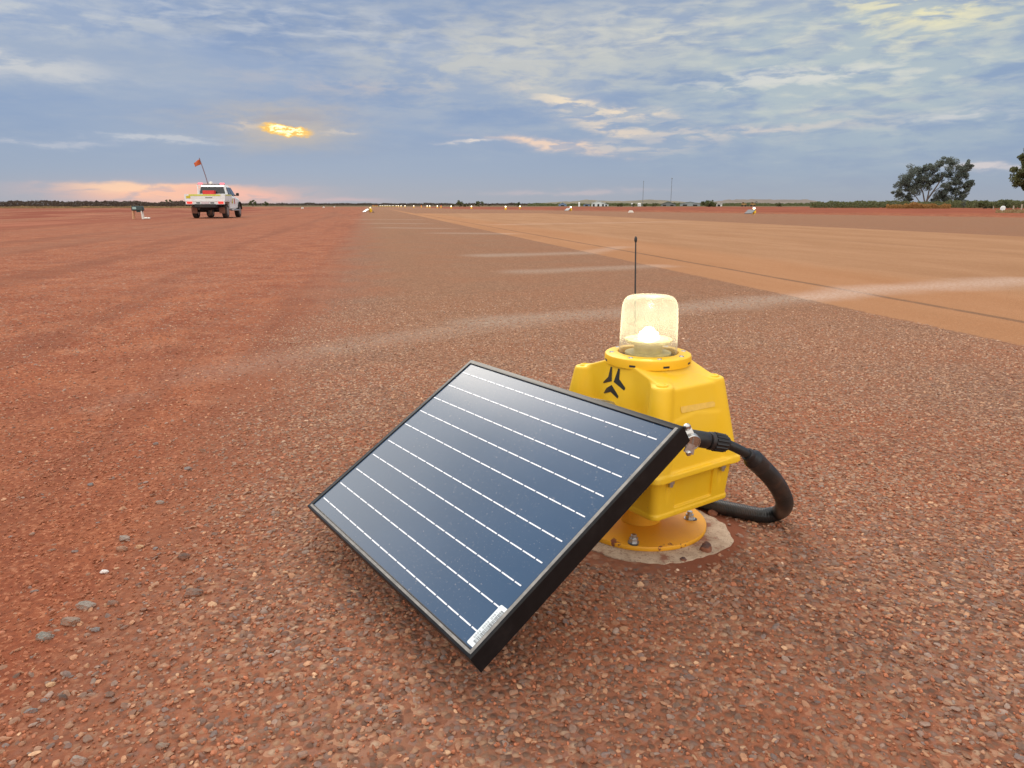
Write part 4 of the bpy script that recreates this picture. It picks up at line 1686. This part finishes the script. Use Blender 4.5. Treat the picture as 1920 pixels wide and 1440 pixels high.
loft([sec_gh(1.88, .80, .72, 1.18, 1.32), sec_gh(1.98, .82, .66, 1.18, 1.72), sec_gh(2.2, .83, .65, 1.18, 1.79), sec_gh(3.1, .84, .65, 1.16, 1.79),
      sec_gh(3.35, .84, .65, 1.15, 1.74), sec_gh(4.15, .82, .74, 1.08, 1.17)], 'cabin', M['ute_white'], ute)
q = MB()
q.add([(-.70, 1.95, 1.27), (.70, 1.95, 1.27), (.60, 1.985, 1.69), (-.60, 1.985, 1.69), (-.70, 1.84, 1.27), (.70, 1.84, 1.27), (.60, 1.90, 1.69), (-.60, 1.90, 1.69)],
      [(0, 1, 2, 3), (7, 6, 5, 4), (0, 4, 5, 1), (1, 5, 6, 2), (2, 6, 7, 3), (3, 7, 4, 0)])
q.build('rear_window', M['car_glass'], ute)
for s in (-1, 1):
    q = MB()
    for y0, y1, y0t, y1t in ((2.12, 2.75, 2.22, 2.72), (2.82, 3.85, 2.79, 3.30)):
        vs = []
        for d_ in (0, .03):
            vs += [(s * (.815 + d_), y0, 1.24), (s * (.815 + d_), y1, 1.22), (s * (.685 + d_), y1t, 1.68), (s * (.685 + d_), y0t, 1.68)]
        q.add(vs, [(0, 1, 2, 3), (7, 6, 5, 4), (0, 4, 5, 1), (1, 5, 6, 2), (2, 6, 7, 3), (3, 7, 4, 0)])
    q.build('side_window', M['car_glass'], ute)
    q = MB()
    q.rbox((s * 1.01, 3.60, 1.31), (.16, .12, .17), .03)
    q.box((s * .90, 3.62, 1.26), (.14, .05, .05))
    q.build('mirror', M['chassis'], ute, 30)
    # flared guard and step
    q = MB()
    for a in range(9):
        t0, t1 = R(10 + a * 17.8), R(10 + (a + 1) * 17.8)
        q.add([(s * .86, 4.35 + .46 * math.cos(t0), .38 + .46 * math.sin(t0)), (s * .99, 4.35 + .46 * math.cos(t0), .38 + .46 * math.sin(t0)),
               (s * .99, 4.35 + .46 * math.cos(t1), .38 + .46 * math.sin(t1)), (s * .86, 4.35 + .46 * math.cos(t1), .38 + .46 * math.sin(t1)),
               (s * .86, 4.35 + .52 * math.cos(t0), .38 + .52 * math.sin(t0)), (s * .97, 4.35 + .54 * math.cos(t0), .38 + .54 * math.sin(t0)),
               (s * .97, 4.35 + .54 * math.cos(t1), .38 + .54 * math.sin(t1)), (s * .86, 4.35 + .52 * math.cos(t1), .38 + .52 * math.sin(t1))],
              [(0, 1, 2, 3), (7, 6, 5, 4), (0, 4, 5, 1), (2, 6, 7, 3)])
    q.build('wheel_arch', M['chassis'], ute)
    q = MB()
    q.rbox((s * .93, 2.9, .42), (.16, 1.9, .06), .02)
    q.build('side_step', M['galv'], ute, 30)
# tray
q = MB()
q.rbox((0, .90, .93), (2.06, 1.86, .10), .02)
q.box((0, .0, 1.12), (2.06, .035, .30))
q.box((-1.02, .9, 1.12), (.035, 1.82, .30))
q.box((1.02, .9, 1.12), (.035, 1.82, .30))
q.box((0, 1.78, 1.30), (1.60, .04, .04))
q.box((0, .01, .815), (2.0, .06, .145))
for s in (-1, 1):
    q.box((s * .74, 1.80, 1.45), (.05, .05, .66))
q.box((0, 1.80, 1.79), (1.53, .06, .05))
tray_o = q.build('tray', M['tray_alloy'], ute)
q = MB()
q.box((0.0, -.022, 1.225), (1.62, .008, .085))
q.box((1.041, .9, 1.235), (.008, 1.5, .06))
q.build('reflective_tape', M['hivis'], tray_o)
q = MB()
q.box((-.84, -.022, 1.12), (.22, .008, .13))
q.build('warning_sticker', M['sign_yellow'], tray_o)
q = MB()
for k in range(6):
    q.box((-.03 + k * .062 + .08, -.022, 1.09), (.042, .008, .045))
q.build('tailgate_lettering', M['chassis'], tray_o)
q = MB()
q.rbox((.0, -.03, .80), (.40, .02, .15), .005)
q.build('number_plate', M['plate_w'], ute)
for s in (-1, 1):
    q = MB()
    q.rbox((s * .80, -.035, .83), (.26, .05, .10), .012)
    q.build('tail_light', M['tail'], ute, 30)
    q = MB()
    q.rbox((s * .36, -.022, .82), (.20, .02, .06), .005)
    q.build('lamp_recess', M['chassis'], ute)
    q = MB()
    q.box((s * .72, .50, .42), (.30, .02, .32))
    q.build('mudflap', M['mudflap'], ute)
q = MB()
q.rbox((0, .62, .66), (1.1, 1.5, .20), .03)
q.box((0, 2.5, .5), (1.0, 3.6, .16))
q.cyl((-.70, 1.05, .38), (.70, 1.05, .38), .06, 10)
q.lathe([(.12, -.14), (.12, .14)], 12, (0, 1.05, .38), [[0, 0, 1], [0, 1, 0], [-1, 0, 0]])
q.box((.0, .12, .58), (.7, .10, .10))
q.box((-.35, .10, .52), (.10, .3, .10))
q.build('chassis', M['chassis'], ute)


def wheel(x, y, z, name='wheel', rr=.385, wdt=.26, vert=False):
    q = MB()
    prof_ = [(rr * .60, -wdt / 2), (rr * .92, -wdt / 2), (rr, -wdt * .38), (rr, wdt * .38), (rr * .92, wdt / 2), (rr * .60, wdt / 2)]
    rot = [[0, 0, 1], [0, 1, 0], [-1, 0, 0]]
    q.lathe(prof_, 32, (x, y, z), rot, caps=True)
    o = q.build(name, M['tyre'], ute, 35)
    q = MB()
    q.lathe([(rr * .58, -wdt * .52), (rr * .5, -wdt * .40), (rr * .2, -wdt * .42), (rr * .2, wdt * .42), (rr * .5, wdt * .40), (rr * .58, wdt * .52)], 20, (x, y, z), rot)
    q.build('rim', M['rim'], o, 35)


for x, y in ((-.78, 1.05), (.78, 1.05), (-.80, 4.35), (.80, 4.35)):
    wheel(x, y, .385)
wheel(.12, .60, .36, 'spare_wheel', .30, .22)
# lights on the head board
for s in (-1, 1):
    q = MB()
    q.rbox((s * .58, 1.80, 1.865), (.24, .14, .09), .02)
    q.build('warning_light', M['bar_red'], ute, 30)
q = MB()
q.box((0, 1.80, 1.835), (1.45, .10, .03))
q.build('light_bar', M['chassis'], ute)
q = MB()
q.lathe([(.10, 1.85), (.095, 1.93), (.06, 1.975), (.02, 1.985)], 20, (-.02, 1.80, 0))
q.build('rotating_beacon', M['white_paint'], ute, 35)
q = MB()
q.rbox((-.10, 1.55, 1.36), (.62, .40, .26), .02)
tbx = q.build('toolbox', M['red_box'], None, 30)
tbx.location = (up[0], up[1], 0)
tbx.rotation_euler = (0, 0, R(9.5))
tag(tbx, 'red toolbox standing in the tray of the white ute', 'toolbox')
q = MB()
q.tube([(-.18, 1.80, 1.85), (-.28, 1.80, 2.35), (-.40, 1.80, 2.85), (-.50, 1.80, 3.25)], [.027, .026, .024, .022], 8)
fp = q.build('flag_pole', M['pole_grey'], ute)
q = MB()
fn = 10
fv = []
for i in range(fn + 1):
    for j in range(7):
        s_ = i / fn
        base_p = np.array([-.42, 1.80, 2.92]) + np.array([-.07, 0, .26]) * (j / 6)
        drop = s_ * s_ * .10
        fv.append(base_p + np.array([-.34 * s_, .05 * math.sin(s_ * 6 + j * .5), -.16 * s_ - drop * .3 + (j / 6 - .5) * -.06 * s_]))
ffc = [(i * 7 + j, i * 7 + j + 1, (i + 1) * 7 + j + 1, (i + 1) * 7 + j) for i in range(fn) for j in range(6)]
q.add(fv, ffc)
fo = q.build('flag', M['orange_flag'], fp, 60, fix=False)
sm = fo.modifiers.new('solid', 'SOLIDIFY')
sm.thickness = .006
# passenger-side marking on the guard
q = MB()
q.box((.928, 2.40, .93), (.006, .30, .26))
q.build('door_sticker', M['sign_yellow'], ute)
q = MB()
q.box((.928, 3.0, .92), (.006, .18, .30))
q.build('door_lettering', M['red_box'], ute)

# ------------------------------------------------------------------ dark box on legs left of the ute
gp = at_z(259, 411, 0)
gen = empty('portable_light', (gp[0], gp[1], 0), R(14))
tag(gen, 'dark box on two pairs of legs with a pale screen, left of the ute', 'portable light')
M['dark_green'] = simple('dark_green_metal', (.022, .045, .045), .5)
M['screen'] = simple('pale_screen', (.33, .50, .48), .4)
M['leg_o'] = simple('orange_dirty_leg', (.62, .36, .20), .6)
q = MB()
q.rbox((0.02, .10, .54), (.56, .34, .24), .03, taper=(.94, .9))
q.box((.10, .10, .39), (.26, .26, .08))
gb = q.build('box', M['dark_green'], gen, 30)
q = MB()
q.rbox((-.10, -.085, .55), (.18, .02, .12), .01)
q.build('screen', M['screen'], gb)
for s, mt in ((-.21, 'leg_o'), (.20, 'white_paint')):
    for yy in (-.02, .22):
        q = MB()
        q.tube([(s, yy, .44), (s + .02 * (1 if s > 0 else -1), yy * 1.3, .0)], .034, 8)
        q.build('leg', M[mt], gen)
q = MB()
v, f = ico(2)
q.add(v * np.array([.085, .08, .055]) + np.array([.02, 0, .05]), f)
q.add(v * np.array([.075, .07, .05]) + np.array([.16, .02, .045]), f)
q.add(v * np.array([.06, .06, .035]) + np.array([-.08, .02, .03]), f)
bag = q.build('sandbag', M['white_paint'], None, 60)
bag.location = (gp[0] + .36, gp[1] + .05, 0)
tag(bag, 'white sandbag lying on the dirt by the right leg of the dark box', 'sandbag')


# ------------------------------------------------------------------ vegetation
def leaf_mat(name, c0, c1):
    m, t, b = mat_base(name)
    a = t.node('ShaderNodeAttribute', attribute_name='col')
    k = t.sep(S(t.t, a.outputs['Color']))[0]
    t.put(b.inputs['Base Color'], t.mix(k, c0, c1))
    b.inputs['Roughness'].default_value = .7
    b.inputs['Specular IOR Level'].default_value = .2
    b.inputs['Transmission Weight'].default_value = 0
    tl = t.node('ShaderNodeBsdfTranslucent')
    t.put(tl.inputs['Color'], t.mix(k, c0, c1))
    mx = t.node('ShaderNodeMixShader')
    mx.inputs[0].default_value = .3
    t.L.new(b.outputs[0], mx.inputs[1])
    t.L.new(tl.outputs[0], mx.inputs[2])
    t.L.new(mx.outputs[0], t.N.get('Material Output').inputs[0])
    return m


M['gum'] = leaf_mat('gum_leaves', (.085, .105, .085), (.20, .235, .20))
M['bush'] = leaf_mat('bush_leaves', (.065, .078, .032), (.17, .185, .08))
M['scrub'] = leaf_mat('dark_scrub', (.050, .036, .032), (.105, .085, .060))
M['dry'] = leaf_mat('dry_grass', (.22, .16, .08), (.36, .25, .12))
M['rusty'] = leaf_mat('rusty_scrub', (.26, .12, .04), (.38, .22, .07))
M['bark'] = simple('bark', (.20, .17, .14), .9, 0, .25, 3)
M['bark_d'] = simple('bark_dark', (.07, .05, .04), .9, 0, .25, 3)


def leaves(centres, radii, per, size, seed, flatz=.8):
    g = np.random.default_rng(seed)
    C_ = np.repeat(np.array(centres), per, 0)
    R_ = np.repeat(np.array(radii), per)
    n = len(C_)
    d = g.normal(size=(n, 3))
    d /= np.linalg.norm(d, axis=1)[:, None]
    rr = g.uniform(0, 1, n) ** .45
    p = C_ + d * (R_ * rr)[:, None] * np.array([1, 1, flatz])
    a = g.normal(size=(n, 3)); a /= np.linalg.norm(a, axis=1)[:, None]
    b_ = np.cross(a, g.normal(size=(n, 3))); b_ /= np.linalg.norm(b_, axis=1)[:, None]
    s = size * g.uniform(.6, 1.4, n)[:, None]
    V = np.stack([p - a * s * .5, p + b_ * s * .28, p + a * s * .5, p - b_ * s * .28], 1).reshape(-1, 3)
    F = np.arange(n * 4).reshape(-1, 4)
    k = np.repeat(g.uniform(0, 1, n) * .6 + np.repeat(g.uniform(0, .4, len(centres)), per), 4)
    return V, F, np.stack([k, k, k], 1)


def tree(name, loc, blobs, trunks, leafm, barkm, per, size, seed, label, cat='tree', group=None, rot=0.0):
    """blobs: (x, y, z, r); trunks: list of ([points], [radii])"""
    e = empty(name, loc, rot)
    tag(e, label, cat, group)
    q = MB()
    for pts, rad in trunks:
        q.tube(pts, rad, 8)
    q.build('trunk', barkm, e, 60)
    V, F, Cc = leaves([x[:3] for x in blobs], [x[3] for x in blobs], per, size, seed)
    raw_mesh('crown', V, F, leafm, e, colors=Cc)
    return e


def ppt(px, py, ref):
    """metres right/up of ref ground point at the same depth"""
    p = at_z(*ref, 0)
    zc = p[1] * math.cos(PITCH) + CAM_H * math.sin(PITCH)
    return (px - ref[0]) * zc / FPX, (ref[1] - py) * zc / FPX


# big gum at the right: blobs read off its outline
ref = (1742, 389.5)
gl = at_z(*ref, 0)
tr_xy = [(1692, 345, 9), (1700, 335, 9), (1688, 362, 7), (1702, 372, 9), (1712, 322, 9), (1720, 350, 11), (1728, 335, 11), (1738, 318, 9), (1748, 312, 8), (1752, 334, 10), (1738, 346, 8),
         (1764, 309, 9), (1770, 325, 11), (1778, 340, 10), (1768, 352, 8), (1790, 320, 8), (1784, 332, 7), (1795, 312, 5), (1782, 358, 8), (1792, 368, 7), (1798, 354, 6), (1798, 346, 5), (1710, 360, 9),
         (1758, 372, 9), (1770, 378, 10), (1782, 380, 10), (1764, 362, 6), (1728, 318, 6), (1716, 334, 9), (1706, 350, 9), (1792, 382, 7), (1755, 381, 8)]
g_ = np.random.default_rng(12)
bl = []
for (a, c_, r_) in tr_xy:
    X_, Z_ = ppt(a, c_, ref)
    for _ in range(11):
        bl.append((X_ + g_.normal(0, r_ * .078), g_.normal(0, 1.8), Z_ + g_.normal(0, r_ * .060), r_ * .125 * g_.uniform(.45, 1.05)))
trk = []


def P3(px, py, yy=0.0):
    X_, Z_ = ppt(px, py, ref)
    return (X_, yy, Z_)


for pts, r0 in (([(1736, 390), (1737, 375), (1744, 362), (1752, 346), (1758, 328)], .26), ([(1736, 388), (1732, 374), (1728, 360), (1716, 345), (1708, 334)], .20),
                ([(1737, 376), (1738, 360), (1740, 340), (1744, 324)], .17), ([(1730, 386), (1720, 372), (1712, 362), (1702, 352)], .13), ([(1778, 388), (1782, 368), (1786, 345), (1792, 322)], .15),
                ([(1744, 362), (1756, 352), (1768, 340)], .10)):
    trk.append(([P3(a, c_, g_.normal(0, .4)) for a, c_ in pts], [r0 * (1 - .16 * i) for i in range(len(pts))]))
tree('gum_tree', (gl[0], gl[1], 0), bl, trk, M['gum'], M['bark'], 110, .34, 1, 'broad grey-green gum tree with several leaning stems on the right horizon', rot=-math.atan2(gl[0], gl[1]))

ref2 = (1962, 394)
gl2 = at_z(*ref2, 0)
bl = []
for k in range(320):
    a_, h_ = g_.uniform(0, 6.28), g_.uniform(.32, 1.0)
    rr0 = 5.2 * math.sin(h_ * 2.6) ** .8
    bl.append((math.cos(a_) * rr0 * g_.uniform(.3, 1), math.sin(a_) * rr0 * g_.uniform(.3, 1), 9.0 * h_, g_.uniform(.35, .8)))
tree('gum_tree', (gl2[0], gl2[1], 0), bl, [([(0, 0, 0), (.2, 0, 2.5), (-.1, .1, 5), (-1.2, .2, 7.6)], [.28, .22, .15, .05]), ([(.1, 0, 2.6), (1.6, .4, 5), (2.6, .5, 7)], [.16, .11, .04]), ([(.1, 0, 2.2), (-2.2, -.4, 4.4), (-3.6, -.5, 5.4)], [.14, .09, .03])],
     M['bush'], M['bark'], 120, .30, 2, 'green gum tree cut off by the right edge of the photo')

# small trees and bushes standing out of the far scrub (px, base y, width px, height px, material, label)
BU = [(35, 388.5, 20, 13, 'scrub', 'spreading bush at the far left of the horizon scrub'), (105, 388, 22, 12, 'scrub', 'thin spreading bush, second from the left edge'),
      (183, 388, 13, 13, 'scrub', 'small upright tree left of the pink cloud, taller than the scrub'), (212, 387.6, 12, 8, 'scrub', 'low bush right of the small upright tree'),
      (273, 387.4, 12, 8, 'scrub', 'flat topped bush directly above the dark box on legs'), (300, 387.2, 9, 7, 'scrub', 'round low bush between two others left of the ute'),
      (318, 387.2, 17, 13, 'bush', 'green bush with uneven top just left of the ute'), (133, 388, 9, 8, 'scrub', 'tiny bare shrub among the left scrub'),
      (474, 387.0, 16, 12, 'bush', 'two-headed green bush just right of the ute'), (498, 387.0, 13, 9, 'bush', 'rounded green bush, second right of the ute'),
      (602, 386.2, 4, 7, 'scrub', 'lone tiny tree on the horizon left of the second beacon'),
      (862, 388.2, 16, 12.5, 'bush', 'dark dense tree, left one of a pair left of the antenna'), (898, 387.8, 17, 12, 'bush', 'dark dense tree, right one of a pair left of the antenna'),
      (874, 388.0, 10, 6, 'bush', 'low dark bush leaning on the left tree of the pair'), (970, 387.6, 13, 9, 'bush', 'spiky dark bush where the long ridge begins'),
      (849, 387.6, 6, 5, 'bush', 'tiny bush just left of the pair of dark trees'), (918, 387.0, 6, 5, 'scrub', 'tiny bush just right of the pair of dark trees'),
      (1210, 388, 10, 7, 'bush', 'dark bush under the left mast'), (1228, 388, 12, 8, 'bush', 'dark bush between the two masts'), (1186, 388, 9, 6, 'bush', 'dark bush left of the left mast'),
      (1163, 387.6, 14, 6, 'bush', 'low bush right of the white shed'), (1330, 388.2, 34, 11, 'bush', 'wide green clump left of the white caravan'), (1460, 388.0, 14, 8, 'bush', 'round bush at the end of the right ridge'),
      (1806, 391, 10, 18, 'gum', 'small tree tucked against the right side of the gum tree'), (1640, 388.8, 16, 9, 'bush', 'low bush left of the rusty mound'),
      (1845, 392, 30, 15, 'bush', 'green bush right of the gum tree'), (1880, 392, 26, 16, 'bush', 'green bush left of the cut-off gum tree'), (1535, 388.6, 14, 8, 'bush', 'bush where the right hedge begins')]
for i, (px, py, wp, hp, mt, lab) in enumerate(BU):
    p = at_z(px, py, 0)
    zc = p[1] * math.cos(PITCH) + CAM_H * math.sin(PITCH)
    W_, H_ = wp * zc / FPX, hp * zc / FPX
    g = np.random.default_rng(300 + i)
    bl, tk = [], []
    nb = 16
    for k in range(nb):
        a_ = g.uniform(0, 6.28)
        rr0 = g.uniform(0, 1) ** .5 * W_ * .42
        hh = H_ * g.uniform(.25, .92) * (1 - .25 * (rr0 / (W_ * .42)) ** 2)
        bl.append((rr0 * math.cos(a_), rr0 * math.sin(a_), hh, W_ * g.uniform(.07, .17)))
        if k % 4 == 0:
            tk.append(([(0, 0, -.05), (rr0 * math.cos(a_) * .4, rr0 * math.sin(a_) * .4, hh * .5), (rr0 * math.cos(a_), rr0 * math.sin(a_), hh)], [W_ * .018 + .02, W_ * .012 + .01, .02]))
    tree('bush' if mt != 'gum' else 'small_tree', (p[0], p[1], 0), bl, tk, M[mt], M['bark_d'], 70, W_ * .075 + .04, 400 + i, lab, 'bush' if mt != 'gum' else 'tree', 'bushes standing along the horizon')


def scrub_band(name, px0, px1, d0, d1, h0, h1, dens, size, mt, seed, label, cat, prof=None):
    g = np.random.default_rng(seed)
    az0, az1 = math.atan2((px0 - 960), 1385), math.atan2((px1 - 960), 1385)
    n = dens
    a = g.uniform(az0, az1, n)
    d = g.uniform(d0, d1, n)
    top = h0 + (h1 - h0) * (vnoise(a * 90 + 50, d * 0 + 3, seed) * .6 + vnoise(a * 300 + 50, d * 0 + 9, seed) * .4)
    z = top * g.uniform(0, 1, n) ** .8
    x, y = d * np.sin(a), d * np.cos(a)
    V, F, C_ = leaves(np.stack([x, y, z], 1), np.full(n, .6 * size), 1, size, seed)
    o = raw_mesh(name, V, F, M[mt], colors=C_)
    tag(o, label, cat, kind='stuff')
    return o


scrub_band('scrub', -260, 420, 205, 235, 1.1, 1.9, 26000, .34, 'scrub', 41, 'dark line of scrub along the left horizon', 'scrub')
scrub_band('scrub', 420, 1000, 600, 700, 1.2, 2.4, 16000, .9, 'scrub', 42, 'thin dark far line of scrub at the end of the runway', 'scrub')
scrub_band('dry_grass', -260, 440, 185, 200, .15, .40, 16000, .26, 'dry', 43, 'dry yellow grass verge below the left scrub', 'grass')
scrub_band('hedge', 1520, 2250, 178, 196, 1.0, 1.9, 24000, .34, 'bush', 44, 'low green hedge line behind the red bank on the right', 'scrub')
scrub_band('scrub', 990, 1530, 430, 470, .8, 2.1, 22000, .6, 'bush', 45, 'green scrub at the foot of the ridges behind the sheds', 'scrub')
scrub_band('dry_grass', 1870, 2200, 66, 84, .1, .42, 9000, .14, 'dry', 46, 'dry grass tussocks on the bank at the right edge', 'grass')
scrub_band('rusty_scrub', 1664, 1782, 150, 162, .3, 1.25, 9000, .26, 'rusty', 47, 'rust-coloured scrub mound in front of the gum tree', 'scrub')


# ------------------------------------------------------------------ ridges
def ridge(name, pts, d, depth, c0, c1):
    """long low hill: pts (px, top y)"""
    xs = np.array([p[0] for p in pts], float)
    hs = np.array([(384 - p[1]) for p in pts], float) * d / (FPX * .97) + CAM_H
    n = 120
    X_ = np.linspace(xs[0], xs[-1], n)
    Hh = np.interp(X_, xs, hs)
    az = np.arctan2(X_ - 960, 1385)
    V, F = [], []
    rows = [(-depth, 0), (-depth * .6, .35), (-depth * .25, .8), (0, 1.0), (depth * .5, .7), (depth, 0)]
    for k, (dd, hf) in enumerate(rows):
        for i in range(n):
            nn = vnoise(np.array([i * .35 + k * 7.0]), np.array([k * 1.7]), 5)[0]
            hh = max(Hh[i] - .2, 0) * hf * (1 + (nn - .5) * .16) - (.3 if hf == 0 else 0)
            V.append(((d + dd) * math.sin(az[i]) / math.cos(az[i]) * math.cos(az[i]), (d + dd) * math.cos(az[i]), hh))
    for k in range(len(rows) - 1):
        for i in range(n - 1):
            F.append((k * n + i, k * n + i + 1, (k + 1) * n + i + 1, (k + 1) * n + i))
    m, t, b_ = mat_base(name)
    P = pos(t)
    t.put(b_.inputs['Base Color'], t.mix(t.noise(P, .06, 6, .7).step(.35, .65), c0, c1))
    b_.inputs['Roughness'].default_value = .95
    o = raw_mesh(name, np.array(V), np.array(F), m, smooth=True)
    tag(o, kind='structure')


ridge('hills', [(960, 383.2), (1010, 381), (1040, 379), (1080, 377.5), (1100, 374), (1112, 376), (1150, 377.5), (1190, 377), (1220, 375), (1250, 377), (1290, 379), (1335, 382)], 900, 180, (.085, .080, .045), (.20, .16, .10))
ridge('hills', [(1290, 383), (1330, 379), (1360, 376), (1390, 374.5), (1430, 375), (1480, 376), (1510, 375.5), (1530, 378), (1550, 381), (1580, 383)], 1000, 200, (.12, .10, .08), (.20, .155, .125))

# ------------------------------------------------------------------ sheds, tank, masts, machines
M['shed_blue'] = simple('blue_cladding', (.16, .24, .38), .5)
M['shed_white'] = simple('white_cladding', (.66, .72, .74), .45, 0, .08, .8)
M['shed_roof'] = simple('grey_roof', (.28, .32, .33), .45)
M['shed_grey'] = simple('grey_cladding', (.16, .18, .18), .6)
M['dark_open'] = simple('dark_opening', (.02, .02, .02), .8)
M['mach_yellow'] = simple('machine_yellow', (.34, .20, .06), .5)
M['mast'] = simple('mast_grey', (.22, .24, .26), .5)


def spot(px, d):
    az = math.atan2(px - 960, 1385)
    return d * math.sin(az), d * math.cos(az), az


def shed(px, d, wpx, hpx, roof_px, depth, wallm, roofm, label, cat='shed', doors=1, name='shed'):
    x, y, az = spot(px, d)
    zc = d * math.cos(az) * .97
    k = zc / FPX
    W_, H_, Rr = wpx * k * math.cos(az), hpx * k, roof_px * k
    e = empty(name, (x, y, 0), -az)
    tag(e, label, cat)
    q = MB()
    q.prism([(-W_ / 2, -.2), (W_ / 2, -.2), (W_ / 2, H_), (0, H_ + Rr * .96), (-W_ / 2, H_)], 0, depth)
    wl__ = q.build('wall', wallm, e)
    q = MB()
    for s in (-1, 1):
        q.add([(0, -.3, H_ + Rr), (s * (W_ / 2 + .25), -.3, H_ - .02), (s * (W_ / 2 + .25), depth + .3, H_ - .02), (0, depth + .3, H_ + Rr),
               (0, -.3, H_ + Rr + .1), (s * (W_ / 2 + .25), -.3, H_ + .08), (s * (W_ / 2 + .25), depth + .3, H_ + .08), (0, depth + .3, H_ + Rr + .1)],
              [(0, 1, 2, 3), (7, 6, 5, 4), (0, 4, 5, 1), (1, 5, 6, 2), (2, 6, 7, 3), (3, 7, 4, 0)])
    q.build('roof', roofm, e)
    for i in range(doors):
        q = MB()
        cx_ = (i + .5) / doors * W_ - W_ / 2
        q.box((cx_, -.02, H_ * .38), (W_ / doors * .42, .06, H_ * .76))
        q.build('door', M['dark_open'], e)
    return e


shed(1055, 360, 15, 3, 4, 6, M['shed_blue'], M['shed_white'], 'small blue shed with a pale roof left of the white shed')
shed(1122, 340, 26, 5.5, 4.5, 9, M['shed_white'], M['shed_white'], 'long white shed with a low gable, the brightest building on the horizon', doors=3)
shed(1136, 345, 10, 3.5, 1.5, 6, M['shed_white'], M['shed_roof'], 'white lean-to at the right end of the long white shed')
shed(1100, 380, 12, 3.0, 1.0, 6, M['shed_blue'], M['shed_grey'], 'low dark blue shed behind the left end of the white shed')
shed(1253, 380, 28, 3.5, 5, 12, M['shed_grey'], M['shed_grey'], 'dark grey open shed below the right mast', doors=2)
shed(1294, 400, 38, 4.0, 4, 12, M['shed_roof'], M['shed_roof'], 'wide pale grey shed right of the masts', doors=2)
shed(1348, 330, 12.5, 5.0, 1.0, 3, M['off_white'], M['off_white'], 'white site cabin in front of the green clump right of the sheds', 'cabin', name='site_cabin')


def tank(px, d, r, h, label):
    x, y, az = spot(px, d)
    q = MB()
    q.lathe([(r, -.1), (r, h * .78), (r * .7, h * .93), (.05, h)], 24)
    o = q.build('tank', M['off_white'], None, 40)
    o.location = (x, y, 0)
    tag(o, label, 'tank')


tank(1086, 330, .42, 1.9, 'slim white tank between the blue and the white sheds')
tank(1199, 330, .8, 1.5, 'squat white tank left of the left mast')
tank(1185, 332, .35, 1.5, 'thin pale tank beside the squat white one')
tank(1882, 84, .21, .62, 'small white drum standing on the bank at the right edge')

for px, topy, lab in ((1205, 343, 'shorter thin lattice mast, left of the two on the horizon'), (1257.5, 338, 'taller thin mast with a small head, right of the two')):
    x, y, az = spot(px, 400)
    H_ = (384 - topy) * 400 * math.cos(az) / FPX + .7
    q = MB()
    for sx, sy in ((-.14, -.1), (.14, -.1), (0, .15)):
        q.tube([(sx, sy, 0), (sx * .6, sy * .6, H_)], .035, 6)
    nseg = 18
    for k in range(nseg):
        z0, z1 = H_ * k / nseg, H_ * (k + 1) / nseg
        q.tube([(-.13, -.1, z0), (.13, -.1, z1)], .02, 4)
        q.tube([(.13, -.1, z0), (0, .14, z1)], .02, 4)
    q.box((0, 0, H_ + .1), (.5, .3, .5 if px > 1250 else .2))
    o = q.build('mast', M['mast'])
    o.location = (x, y, 0)
    tag(o, lab, 'mast', 'two thin masts on the horizon')

for px, lab in ((1395, 'small yellow earthmover with its bucket low, right of the site cabin'), (1412, 'yellow earthmover with a raised dark arm, furthest right of the two')):
    x, y, az = spot(px, 300)
    e = empty('earthmover', (x, y, 0), -az)
    tag(e, lab, 'earthmover')
    q = MB()
    q.rbox((0, 0, .85), (1.9, 1.2, .6), .08)
    q.rbox((-.3, 0, 1.4), (.8, 1.0, .6), .05)
    q.build('body', M['mach_yellow'], e, 30)
    q = MB()
    q.rbox((-.3, -.52, 1.42), (.6, .04, .4), .02)
    q.build('window', M['car_glass'], e)
    for sx in (-.6, .6):
        for sy in (-.6, .6):
            q = MB()
            q.lathe([(.38, -.14), (.38, .14)], 16, (sx, sy, .38), [[1, 0, 0], [0, 0, 1], [0, -1, 0]])
            q.build('wheel', M['tyre'], e, 40)
    q = MB()
    if px > 1400:
        q.tube([(.7, 0, 1.0), (1.1, 0, 2.0), (1.7, 0, 1.6)], .12, 6)
    else:
        q.tube([(.8, 0, .9), (1.4, 0, .5)], .10, 6)
        q.box((1.6, 0, .35), (.35, 1.1, .4))
    q.build('arm', M['chassis'], e)

# posts at the right edge
M['post'] = simple('weathered_post', (.42, .36, .28), .8)
for i, (px, py, hp, lab) in enumerate(((1914, 398.5, 15, 'pale wooden post nearest the right edge of the photo'), (1899, 397, 11, 'thin grey post left of the pale wooden one'), (1862, 393.5, 7, 'short post left of the white drum'))):
    p = at_z(px, py, 0)
    zc = p[1] * .97 + .17
    H_ = hp * zc / FPX
    q = MB()
    q.rbox((0, 0, H_ / 2), (.10, .10, H_), .01)
    o = q.build('post', M['post'], None, 30)
    o.location = (p[0], p[1], 0)
    tag(o, lab, 'post', 'posts on the bank at the right')
